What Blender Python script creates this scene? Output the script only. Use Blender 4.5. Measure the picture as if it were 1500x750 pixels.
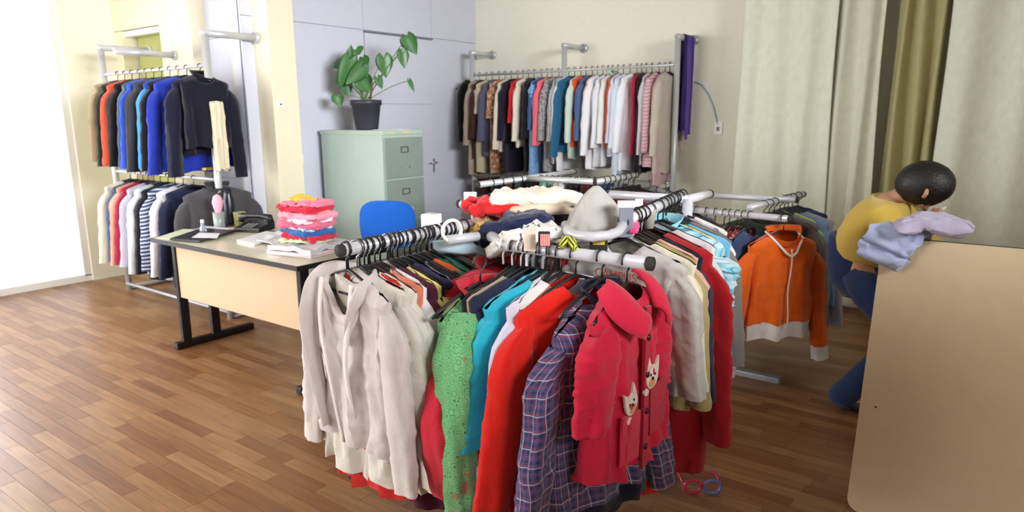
import bpy, bmesh, math, random
from math import sin, cos, pi, radians, sqrt
from mathutils import Vector, Matrix, noise

for o in list(bpy.data.objects):
    bpy.data.objects.remove(o)
SC = bpy.context.scene
COL = SC.collection

# ------------------------------------------------------------------ camera
cam_d = bpy.data.cameras.new('camera')
cam = bpy.data.objects.new('camera', cam_d)
COL.objects.link(cam)
FPX = 1008.0
PITCH, ROLL, YAW, EYE = radians(11.51), radians(-0.49), radians(-36.58), 1.5
def _wc(v):
    x, y, z = v
    x, y = cos(YAW)*x - sin(YAW)*y, sin(YAW)*x + cos(YAW)*y
    Z = cos(PITCH)*y - sin(PITCH)*z; D = -sin(PITCH)*y - cos(PITCH)*z
    return (cos(ROLL)*x - sin(ROLL)*D, sin(ROLL)*x + cos(ROLL)*D, Z)
_c = [_wc(e) for e in ((1, 0, 0), (0, 1, 0), (0, 0, 1))]
RT = Vector([_c[i][0] for i in range(3)]); DN = Vector([_c[i][1] for i in range(3)]); FW = Vector([_c[i][2] for i in range(3)])
mw = Matrix(((RT.x, -DN.x, -FW.x, 0), (RT.y, -DN.y, -FW.y, 0), (RT.z, -DN.z, -FW.z, EYE), (0, 0, 0, 1)))
cam.matrix_world = mw
cam_d.sensor_width = 36; cam_d.lens = FPX/1500*36
cam_d.dof.use_dof = True; cam_d.dof.focus_distance = 2.2; cam_d.dof.aperture_fstop = 4.0
cam_d.clip_start = 0.05
SC.camera = cam
def ray(px, py):
    return RT*(px-750) + DN*(py-375) + FW*FPX
def atz(px, py, z):
    d = ray(px, py); t = (z-EYE)/d.z; return Vector((0, 0, EYE)) + d*t
def aty(px, py, y):
    d = ray(px, py); t = y/d.y; return Vector((0, 0, EYE)) + d*t
def atx(px, py, x):
    d = ray(px, py); t = x/d.x; return Vector((0, 0, EYE)) + d*t

# ------------------------------------------------------------------ light
w = bpy.data.worlds.new('world'); SC.world = w; w.use_nodes = True
bg = w.node_tree.nodes['Background']; bg.inputs[0].default_value = (0.93, 0.96, 1.0, 1); bg.inputs[1].default_value = 1.7
def area(name, loc, target, sx, sy, power, color=(1, 1, 1)):
    l = bpy.data.lights.new(name, 'AREA'); l.spread = radians(56 if 'high' in name else 150); l.shape = 'RECTANGLE'; l.size = sx; l.size_y = sy; l.energy = power; l.color = color
    o = bpy.data.objects.new(name, l); COL.objects.link(o); o.location = loc
    o.rotation_euler = (Vector(target)-Vector(loc)).to_track_quat('-Z', 'Y').to_euler()
    o['label'] = 'area light in daylight colour'; o['kind'] = 'structure'
    return o
area('daylight_shopfront', (-4.6, -2.3, 1.7), (-3.2, 3, 1.0), 3.6, 2.4, 150, (1.0, 0.98, 0.95))
area('daylight_high_windows', (2.5, 2.2, 2.45), (-4.6, 4.6, 1.7), 4.5, .8, 100, (0.96, 0.98, 1.0))  # added fill for the grey wall; the right wall has no windows
area('daylight_side_window', (-6.9, 0.6, 1.6), (-3, 2.0, 0.8), 3.0, 2.2, 120, (0.97, 0.98, 1.0))
SC.view_settings.view_transform = 'Standard'; SC.view_settings.look = 'None'
SC.view_settings.gamma = 1; SC.view_settings.use_curve_mapping = False
SC.view_settings.exposure = -0.1

# ------------------------------------------------------------------ helpers
rnd = random.Random(7)
def lin(c):
    return tuple(((x/255)/12.92 if x/255 <= .04045 else ((x/255+.055)/1.055)**2.4) for x in c) + (1,)
MATS = {}
def mat(name, rgb, rough=0.6, metal=0.0, bump=0.0, scale=40, var=0.0, trans=0.0, emit=None, alpha=None):
    if name in MATS: return MATS[name]
    m = bpy.data.materials.new(name); m.use_nodes = True; nt = m.node_tree; b = nt.nodes['Principled BSDF']
    b.inputs['Base Color'].default_value = lin(rgb); b.inputs['Roughness'].default_value = rough; b.inputs['Metallic'].default_value = metal
    if trans: b.inputs['Transmission Weight'].default_value = trans
    if alpha is not None: b.inputs['Alpha'].default_value = alpha
    tc = nt.nodes.new('ShaderNodeTexCoord'); no = nt.nodes.new('ShaderNodeTexNoise'); no.inputs['Scale'].default_value = scale; no.inputs['Detail'].default_value = 4
    nt.links.new(tc.outputs['Object'], no.inputs['Vector'])
    if bump:
        bp = nt.nodes.new('ShaderNodeBump'); bp.inputs['Strength'].default_value = bump; bp.inputs['Distance'].default_value = 0.004
        nt.links.new(no.outputs['Fac'], bp.inputs['Height']); nt.links.new(bp.outputs[0], b.inputs['Normal'])
    if var:
        mx = nt.nodes.new('ShaderNodeMixRGB'); mx.blend_type = 'MULTIPLY'; mx.inputs[0].default_value = 1
        mx.inputs[1].default_value = lin(rgb); rp = nt.nodes.new('ShaderNodeMapRange')
        rp.inputs['From Min'].default_value = .3; rp.inputs['From Max'].default_value = .7
        rp.inputs['To Min'].default_value = 1-var; rp.inputs['To Max'].default_value = 1
        nt.links.new(no.outputs['Fac'], rp.inputs['Value']); nt.links.new(rp.outputs[0], mx.inputs[2]); nt.links.new(mx.outputs[0], b.inputs['Base Color'])
    MATS[name] = m
    return m

def fabric(rgb, pat=None, rgb2=(240, 240, 240), rgb3=(120, 20, 30), period=0.03, rough=.9, sheen=.25):
    key = 'fabric_%s_%s_%s_%s_%s' % (rgb, pat, rgb2, rgb3, period)
    if key in MATS: return MATS[key]
    m = bpy.data.materials.new('fabric'); m.use_nodes = True; nt = m.node_tree; N = nt.nodes; Lk = nt.links.new
    b = N['Principled BSDF']; b.inputs['Roughness'].default_value = rough
    b.inputs['Specular IOR Level'].default_value = .15
    b.inputs['Sheen Weight'].default_value = sheen; b.inputs['Sheen Roughness'].default_value = .5
    uv = N.new('ShaderNodeUVMap'); uv.uv_map = 'UVMap'
    sep = N.new('ShaderNodeSeparateXYZ'); Lk(uv.outputs[0], sep.inputs[0])
    def math_(op, a, bb=None, c=None):
        n = N.new('ShaderNodeMath'); n.operation = op
        for i, v in enumerate((a, bb, c)):
            if v is None: continue
            if isinstance(v, (int, float)): n.inputs[i].default_value = v
            else: Lk(v, n.inputs[i])
        return n.outputs[0]
    def mix(f, a, bb):
        n = N.new('ShaderNodeMixRGB')
        for i, v in ((0, f), (1, a), (2, bb)):
            if isinstance(v, (int, float)): n.inputs[i].default_value = v
            elif isinstance(v, tuple): n.inputs[i].default_value = v
            else: Lk(v, n.inputs[i])
        return n.outputs[0]
    def stripe(coord, per, duty, off=0.0):
        t = math_('FRACT', math_('ADD', math_('DIVIDE', coord, per), off))
        return math_('LESS_THAN', t, duty)
    c1, c2, c3 = lin(rgb), lin(rgb2), lin(rgb3)
    def nz(scale, detail=3):
        n = N.new('ShaderNodeTexNoise'); n.inputs['Scale'].default_value = scale; n.inputs['Detail'].default_value = detail
        Lk(uv.outputs[0], n.inputs['Vector']); return n.outputs['Fac']
    col = c1
    if pat == 'stripe_v': col = mix(stripe(sep.outputs[0], period, .4), c1, c2)
    elif pat == 'stripe_h': col = mix(stripe(sep.outputs[1], period, .4), c1, c2)
    elif pat == 'plaid':
        a = stripe(sep.outputs[0], period, .3); bq = stripe(sep.outputs[1], period, .3)
        col = mix(math_('MULTIPLY', math_('ADD', a, bq), .38), c1, c2)
        a2 = stripe(sep.outputs[0], period, .09, .45); b2 = stripe(sep.outputs[1], period, .09, .45)
        col = mix(math_('MINIMUM', math_('ADD', a2, b2), .75), col, c3)
        a3 = stripe(sep.outputs[0], period*2, .04, .12); b3 = stripe(sep.outputs[1], period*2, .04, .12)
        col = mix(math_('MINIMUM', math_('ADD', a3, b3), .7), col, lin((225, 222, 225)))
    elif pat == 'floral':
        n1 = nz(1/period); n2 = nz(1.7/period)
        col = mix(math_('GREATER_THAN', n1, .55), c1, c2)
        col = mix(math_('GREATER_THAN', n2, .6), col, c3)
    elif pat == 'marl':
        col = mix(nz(400, 2), c1, c2)
    elif pat == 'batik':
        v = N.new('ShaderNodeTexVoronoi'); v.inputs['Scale'].default_value = 1/period; Lk(uv.outputs[0], v.inputs['Vector'])
        wv = math_('LESS_THAN', math_('FRACT', math_('MULTIPLY', v.outputs['Distance'], 4)), .22)
        col = mix(wv, c1, c2)
        col = mix(math_('MULTIPLY', math_('GREATER_THAN', nz(9), .6), .5), col, c3)
    # soft colour variation of worn cloth
    n = nz(14, 4); mr = N.new('ShaderNodeMapRange'); mr.inputs['To Min'].default_value = .86; mr.inputs['To Max'].default_value = 1.08
    Lk(n, mr.inputs['Value'])
    mm = N.new('ShaderNodeMixRGB'); mm.blend_type = 'MULTIPLY'; mm.inputs[0].default_value = 1
    if isinstance(col, tuple): mm.inputs[1].default_value = col
    else: Lk(col, mm.inputs[1])
    Lk(mr.outputs[0], mm.inputs[2]); Lk(mm.outputs[0], b.inputs['Base Color'])
    fine = nz(900, 2); mid = nz(45, 3)
    hh = math_('ADD', math_('MULTIPLY', fine, .25), mid)
    bp = N.new('ShaderNodeBump'); bp.inputs['Strength'].default_value = .5; bp.inputs['Distance'].default_value = .008
    Lk(hh, bp.inputs['Height']); Lk(bp.outputs[0], b.inputs['Normal'])
    MATS[key] = m
    return m

class MB:
    """collects faces, then links them as ONE mesh object"""
    def __init__(s): s.v = []; s.f = []; s.uv = []
    def add(s, vs, fs, uvs=None):
        o = len(s.v); s.v += [tuple(p) for p in vs]; s.f += [tuple(i+o for i in f) for f in fs]
        s.uv += (uvs if uvs else [(p[0], p[2]) for p in vs])
        return s
    def grid(s, rows, closed=False, uvs=None, cap0=False, cap1=False):
        n = len(rows[0]); vs = [p for r in rows for p in r]; fs = []
        for i in range(len(rows)-1):
            for j in range(n if closed else n-1):
                k = (j+1) % n
                fs.append((i*n+j, (i+1)*n+j, (i+1)*n+k, i*n+k))
        if cap0: fs.append(tuple(range(n)))
        if cap1: fs.append(tuple((len(rows)-1)*n+j for j in reversed(range(n))))
        return s.add(vs, fs, [u for r in uvs for u in r] if uvs else None)
    def box(s, c, d, rot=0.0, tilt=None):
        x, y, z = (d[0]/2, d[1]/2, d[2]/2)
        vs = [Vector((a*x, b*y, e*z)) for a in (-1, 1) for b in (-1, 1) for e in (-1, 1)]
        M = Matrix.Rotation(rot, 3, 'Z')
        if tilt: M = M @ Matrix.Rotation(tilt[1], 3, tilt[0])
        vs = [M @ v + Vector(c) for v in vs]
        return s.add(vs, [(0, 1, 3, 2), (4, 6, 7, 5), (0, 4, 5, 1), (2, 3, 7, 6), (0, 2, 6, 4), (1, 5, 7, 3)])
    def tube(s, pts, r, n=12, cap=True, flat=1.0):
        pts = [Vector(p) for p in pts]; rs = r if isinstance(r, (list, tuple)) else [r]*len(pts)
        rows = []; up = None; uvs = []; L = 0
        for i, p in enumerate(pts):
            t = (pts[min(i+1, len(pts)-1)] - pts[max(i-1, 0)]).normalized()
            if up is None:
                up = Vector((0, 0, 1)) if abs(t.z) < .9 else Vector((0, 1, 0))
            a = t.cross(up)
            if a.length < 1e-5: a = t.orthogonal()
            a.normalize(); b = a.cross(t).normalized(); up = b
            if i: L += (p-pts[i-1]).length
            rows.append([p + a*(rs[i]*cos(2*pi*k/n)) + b*(rs[i]*flat*sin(2*pi*k/n)) for k in range(n)])
            uvs.append([(rs[i]*2*pi*k/n, L) for k in range(n)])
        return s.grid(rows, True, uvs, cap, cap)
    def lathe(s, c, prof, n=24):
        rows = [[Vector(c)+Vector((r*cos(2*pi*k/n), r*sin(2*pi*k/n), z)) for k in range(n)] for r, z in prof]
        return s.grid(rows, True, None, prof[0][0] > 1e-4, prof[-1][0] > 1e-4)
    def mesh(s, name, m, smooth=True):
        me = bpy.data.meshes.new(name); me.from_pydata(s.v, [], s.f)
        ul = me.uv_layers.new(name='UVMap'); li = [0]*len(me.loops); me.loops.foreach_get('vertex_index', li)
        buf = []
        for i in li: buf += [s.uv[i][0], s.uv[i][1]]
        ul.data.foreach_set('uv', buf)
        me.materials.append(m)
        if smooth: me.polygons.foreach_set('use_smooth', [True]*len(me.polygons))
        me.update(); return me
    def build(s, name, m, parent=None, smooth=True, bevel=0.0, label=None, solid=0.0, recalc=True):
        me = s.mesh(name, m, smooth)
        if bevel or recalc:
            bm = bmesh.new(); bm.from_mesh(me)
            if bevel:
                bmesh.ops.remove_doubles(bm, verts=bm.verts, dist=1e-6)
                bmesh.ops.bevel(bm, geom=[e for e in bm.edges], offset=bevel, segments=2, profile=.6, affect='EDGES', clamp_overlap=True)
            bmesh.ops.recalc_face_normals(bm, faces=bm.faces)
            bm.to_mesh(me); bm.free()
        o = bpy.data.objects.new(name, me); COL.objects.link(o)
        if parent: o.parent = parent
        if label: o['label'] = label
        if solid:
            md = o.modifiers.new('thickness', 'SOLIDIFY'); md.thickness = solid
        return o
def thing(name, label, cat, loc=(0, 0, 0), rz=0, group=None):
    o = bpy.data.objects.new(name, None); o.empty_display_size = .05; COL.objects.link(o)
    o.location = loc; o.rotation_euler = (0, 0, rz)
    return tag(o, label, cat, group)
def tag(o, label, cat, group=None):
    o['label'] = label; o['category'] = cat
    if group: o['group'] = group
    return o
def struct(o, label=None):
    o['kind'] = 'structure'
    if label: o['label'] = label
    return o
def copy_tree(o, parent=None):
    c = o.copy(); COL.objects.link(c); c.parent = parent
    for ch in [q for q in o.children]: copy_tree(ch, c)
    return c
def flatbox(name, c, d, m, parent=None, bevel=0, rot=0, label=None):
    return MB().box(c, d, rot).build(name, m, parent, smooth=False, bevel=bevel, label=label)

# ------------------------------------------------------------------ materials
M_cream = mat('cream_wall_paint', (242, 239, 222), .75, bump=.12, scale=25, var=.03)
M_pillar = mat('pillar_paint', (232, 225, 198), .7, bump=.1, scale=25, var=.03)
M_grey = mat('lilac_grey_panel_paint', (204, 206, 220), .55, bump=.08, scale=18, var=.03)
M_seam = mat('panel_seam', (165, 165, 182), .7)
M_white = mat('white_paint', (235, 233, 228), .5)
M_chrome = mat('grey_tube_paint', (198, 200, 202), .32, metal=.25, bump=.03)
M_tube = mat('white_tube_paint', (202, 202, 208), .3, metal=.1, bump=.03)
M_darkcap = mat('dark_tube_end', (45, 42, 40), .8)
M_black = mat('black_plastic', (26, 26, 28), .38)
M_steel = mat('dark_steel', (28, 28, 30), .4, metal=.2)
M_wplast = mat('white_plastic', (238, 236, 230), .35)
M_green = mat('cabinet_enamel', (176, 194, 184), .38, bump=.05, scale=8, var=.06)
M_desk = mat('desk_laminate', (222, 217, 190), .22, bump=.02, scale=60, var=.03)
M_beige = mat('beige_board', (206, 180, 146), .45, bump=.03, scale=60, var=.04)
M_board = mat('maple_board', (222, 202, 168), .4, bump=.02, scale=14, var=.05)
M_olive = mat('olive_glass', (176, 182, 110), .3)

# ------------------------------------------------------------------ floor
def wood(name, rgb):
    m = bpy.data.materials.new(name); m.use_nodes = True; nt = m.node_tree; N = nt.nodes; Lk = nt.links.new; b = N['Principled BSDF']
    tc = N.new('ShaderNodeNewGeometry'); mp = N.new('ShaderNodeMapping'); mp.inputs['Scale'].default_value = (2.2, 26, 1)
    Lk(tc.outputs['Position'], mp.inputs[0]); n = N.new('ShaderNodeTexNoise'); n.inputs['Scale'].default_value = 1.6; n.inputs['Detail'].default_value = 7; n.inputs['Distortion'].default_value = .6
    Lk(mp.outputs[0], n.inputs['Vector'])
    r = N.new('ShaderNodeValToRGB'); r.color_ramp.elements[0].position = .3; r.color_ramp.elements[1].position = .7
    r.color_ramp.elements[0].color = lin(tuple(int(x*.82) for x in rgb)); r.color_ramp.elements[1].color = lin(rgb)
    Lk(n.outputs['Fac'], r.inputs[0]); Lk(r.outputs[0], b.inputs['Base Color'])
    b.inputs['Roughness'].default_value = .33; b.inputs['Specular IOR Level'].default_value = .4
    return m
WOODS = [wood('laminate_tone', c) for c in ((168, 122, 80), (158, 112, 71), (173, 129, 87), (148, 99, 60), (162, 117, 75), (153, 107, 67), (169, 125, 82), (141, 93, 56))]
X0, X1, Y0, Y1 = -7.0, 2.6, -0.4, 5.9
floor = flatbox('floor', ((X0+X1)/2, 1.8, -.052), (X1-X0+.4, 8.6, .1), WOODS[4]); struct(floor, 'laminate floor of short honey brown wood strips')
cells = []; SW = .068; r2 = random.Random(3); row = 0; y = Y0
while y < Y1:
    x = X0 - r2.random()*.45
    while x < X1:
        L = .36 + .16*r2.random()
        a, bb = max(x, X0), min(x+L, X1)
        if bb-a > .02:
            c = Vector(((a+bb)/2, y+SW/2, 0)); d = c - Vector((0, 0, EYE)); z = d.dot(FW)
            px = 750 + FPX*d.dot(RT)/max(z, .1); py = 375 + FPX*d.dot(DN)/max(z, .1)
            vis = z > .5 and 170 < px < 1330 and py < 790 and not (500 < px < 960 and py < 740)
            cells.append((0 if vis else 1, z, a, bb, y, r2.randrange(8)))
        x += L
    y += SW; row += 1
cells.sort()
def strip(mb, a, b, y):
    g = .0008; z1 = 0.0; z0 = -.003
    p = [(a+g, y+g), (b-g, y+g), (b-g, y+SW-g), (a+g, y+SW-g)]
    mb.add([(q[0], q[1], z0) for q in p]+[(q[0], q[1], z1) for q in p], [(4, 5, 6, 7), (0, 1, 5, 4), (1, 2, 6, 5), (2, 3, 7, 6), (3, 0, 4, 7)])
rest = MB(); restm = []
for i, (v, z, a, b, y, k) in enumerate(cells):
    if i < 290:
        mb = MB(); strip(mb, a, b, y); mb.build('plank', WOODS[k], floor, smooth=False, recalc=False)
    else:
        strip(rest, a, b, y); restm += [k]*5
ro = rest.build('plank_field', WOODS[0], floor, smooth=False, recalc=False); ro['kind'] = 'stuff'
for m in WOODS[1:]: ro.data.materials.append(m)
ro.data.polygons.foreach_set('material_index', restm)

# ------------------------------------------------------------------ walls
GX, CY, PX, PY = -4.78, 5.85, -4.60, 3.20       # grey wall x, cream wall y, pillar face x, left wall face y
H = 3.0
gw = struct(flatbox('wall_grey', (GX-.08, 4.6, H/2), (.1, 3.0, H), M_grey), 'lilac grey panelled wall behind the filing cabinet')
def panel(parent, a, b, z0, z1, x=None, y=None, m=M_grey, t=.014):
    g = .002
    if x is not None: return flatbox('panel', (x-t/2-.001+0, (a+b)/2, (z0+z1)/2), (t, b-a-2*g, z1-z0-2*g), m, parent, bevel=.0012)
    return flatbox('panel', ((a+b)/2, y+t/2, (z0+z1)/2), (b-a-2*g, t, z1-z0-2*g), m, parent, bevel=.0012)
for a, b in ((3.1, 4.30), (5.17, CY)):
    panel(gw, a, b, 0, 2.25, x=GX-.012); 
    panel(gw, a, b, 2.25, H, x=GX-.012)
panel(gw, 4.30, 5.17, 2.25, H, x=GX-.012)
flatbox('backing', (GX-.033, 4.48, H/2), (.012, 2.76, H), M_seam, gw)
door = flatbox('door_1', (GX-.012, 4.735, 1.115), (.02, .862, 2.225), M_grey, bevel=.002); struct(door, 'flush lilac grey door in the panelled wall')
flatbox('door_head_strip', (GX+.0, 4.735, 2.238), (.012, .87, .012), mat('door_strip_grey', (120, 118, 130), .6), door)  # thin darker grey strip along the door head
flatbox('door_mid_rail', (GX+.0005, 4.735, 1.62), (.006, .86, .004), M_seam, door)
flatbox('lock_plate', (GX+.002, 5.13, 1.02), (.008, .03, .14), mat('lock_metal', (190, 190, 195), .3, .6), door, bevel=.002)
MB().tube([(GX, 5.13, 1.05), (GX+.05, 5.13, 1.05), (GX+.055, 5.05, 1.05)], .009).build('door_handle', mat('lock_metal', (190, 190, 195)), door)

pl = struct(flatbox('wall_pillar', (PX-.25, PY+.115, H/2), (.5, .23, H), M_pillar, bevel=.004), 'cream painted pillar at the end of the left wall')
wl = struct(flatbox('wall_left', (-6.0, PY+.22, H/2), (2.4, .08, H), M_grey), 'white panelled wall behind the left clothes rail')
xs = (-5.10, -5.66)
for a, b in ((-5.66, -5.18), (-5.18, -4.86)):
    panel(wl, a, b, 1.0, 2.15, y=PY+.125); panel(wl, a, b, 2.15, H, y=PY+.125); panel(wl, a, b, 0, 1.0, y=PY+.125)
flatbox('backing', (-5.26, PY+.15, H/2), (.8, .015, H), M_seam, wl)
p2 = struct(MB().box((-5.90, PY+.08, H/2), (.50, .17, H)).box((-6.63, PY+.08, 2.65), (.96, .17, .7)).box((-6.98, PY+.08, 1.15), (.26, .17, 2.29)).build('wall_recess', M_pillar, smooth=False), 'cream wall around the olive recessed opening')
win = struct(flatbox('window_1', (-6.4, PY+.14, 1.35), (.84, .03, 1.85), M_olive), 'olive green opening in the cream wall')
flatbox('window_frame', (-6.4, PY+.06, 2.27), (.9, .08, .05), M_white, win, bevel=.004)
flatbox('window_sill', (-6.4, PY+.04, .42), (.9, .14, .04), M_white, win, bevel=.004)
cw = struct(flatbox('wall_back', (-1.2, CY+.05, H/2), (7.6, .1, H), M_cream), 'cream wall behind the long clothes rail')
flatbox('baseboard_back', (-1.2, CY-.008, .04), (7.0, .016, .08), M_white, None, bevel=.003)['kind'] = 'structure'
flatbox('baseboard_grey', (GX+.008, 4.5, .04), (.016, 2.6, .08), M_grey, None, bevel=.003)['kind'] = 'structure'
# daylight side: left wall with a tall window
wd = struct(MB().box((-7.05, 3.0, 1.5), (.1, .5, 3)).box((-7.05, -2.6, 1.5), (.1, .8, 3)).box((-7.05, .2, 2.85), (.1, 5.4, .3)).build('wall_street', M_cream, smooth=False), 'cream end wall with a tall window')
w2 = struct(MB().box((-7.05, .28, .03), (.06, 5.0, .06)).box((-7.05, .28, 2.67), (.06, 5.0, .06)).build('window_2', M_white, smooth=False), 'tall bright window in the end wall')
for yy in (-2.18, -.95, .28, 1.51, 2.72):
    flatbox('mullion', (-7.05, yy, 1.35), (.06, .06, 2.6), M_white, w2)
for yy in (-1.565, -.335, .895, 2.115):
    flatbox('pane', (-7.05, yy, 1.35), (.006, 1.17, 2.58), mat('window_glass', (255, 255, 255), .02, trans=1.0), w2)
struct(flatbox('wall_light_block', (.15, -2.6, 1.5), (5.1, .1, 3), M_cream), 'added cream wall behind the camera that blocks sky light')  # unseen, added to keep sky light off the floor at the right
struct(flatbox('ceiling', (-2.2, 1.8, H+.05), (10, 8.6, .1), mat('ceiling_paint', (205, 202, 194), .8)), 'plain pale ceiling')
struct(flatbox('wall_right', (2.65, 1.8, 1.5), (.1, 8.6, 3), M_cream), 'cream side wall')

def outlet(name, c, axis, label, sz=(.045, .075)):
    t = thing(name, label, 'electrical fitting', c)
    d = (.008, sz[0], sz[1]) if axis == 'x' else (sz[0], .008, sz[1])
    flatbox('face_plate', (0, 0, 0), d, M_wplast, t, bevel=.002)
    d2 = (.012, sz[0]*.35, sz[1]*.3) if axis == 'x' else (sz[0]*.35, .012, sz[1]*.3)
    flatbox('rocker', (0, 0, -.004), d2, mat('outlet_grey', (120, 120, 125), .5), t, bevel=.001)
    return t
p = atx(411, 152, PX+.005); outlet('light_switch', p, 'x', 'small square light switch on the cream pillar', (.05, .05))
p = atx(442, 232, GX-.003); outlet('wall_socket', p, 'x', 'narrow white socket on the grey wall beside the pillar', (.03, .08))
p = aty(1052, 188, CY-.005); outlet('wall_socket', p, 'y', 'white socket plate on the cream wall left of the curtain', (.075, .11))
q = [aty(a, b, CY-.008) for a, b in ((1018, 120), (1028, 124), (1038, 138), (1045, 155), (1049, 172), (1051, 182))]
tag(MB().tube(q, .004, 8).build('power_cord', mat('blue_cord', (130, 160, 200), .5)), 'thin pale blue cord running down to the wall socket', 'cord')

# ------------------------------------------------------------------ curtains
def curtain(name, xa, xb, y, z0, z1, nf, amp, rgb, label, seed):
    r = random.Random(seed); n = nf*14; rows = []; uvs = []
    ph = [r.random()*6 for _ in range(4)]
    for i in range(41):
        v = i/40; z = z1+(z0-z1)*v; a = amp*(.55+.6*v); rw = []; uu = []
        for j in range(n+1):
            u = j/n
            s = sin(2*pi*nf*u+ph[0]+.5*sin(5*u+ph[1])+.35*v*sin(7*u)); s2 = sin(2*pi*nf*2.3*u+ph[2]+v)
            rw.append(Vector((xa+(xb-xa)*u+.012*sin(6*v+9*u), y+a*s+.22*a*s2*v, z + (.012*sin(2*pi*nf*u) if i == 40 else 0)))); uu.append((u*(xb-xa)*1.6, z))
        rows.append(rw); uvs.append(uu)
    o = MB().grid(rows, False, uvs).build(name, fabric(rgb, sheen=.1), solid=.004)
    return tag(o, label, 'curtain')
cy = 5.62
xa = aty(1078, 200, cy).x; xb = aty(1212, 200, cy).x; xc = aty(1282, 200, cy).x
curtain('curtain', xa, xb+.02, cy, .04, 2.86, 3, .022, (238, 240, 220), 'wide pale green curtain hanging right of the cream wall', 5)
curtain('curtain', xb, xc, cy+.03, .04, 2.86, 2, .03, (228, 228, 208), 'middle narrower pale curtain with deep folds', 11)
curtain('curtain', xc+.05, xc+.4, cy+.09, .04, 2.86, 3, .05, (186, 180, 132), 'narrow olive curtain at the right end of the curtains', 13)
curtain('curtain', xc+.38, 2.5, cy+.0, .04, 2.86, 8, .035, (238, 240, 222), 'long pale curtain beyond the olive one', 17)
tr = MB().tube([(xa-.05, cy, 2.9), (2.5, cy, 2.9)], .014, 10).build('curtain_rod', M_chrome); tag(tr, 'curtain rod carrying the pale curtains', 'curtain rod')

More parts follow.
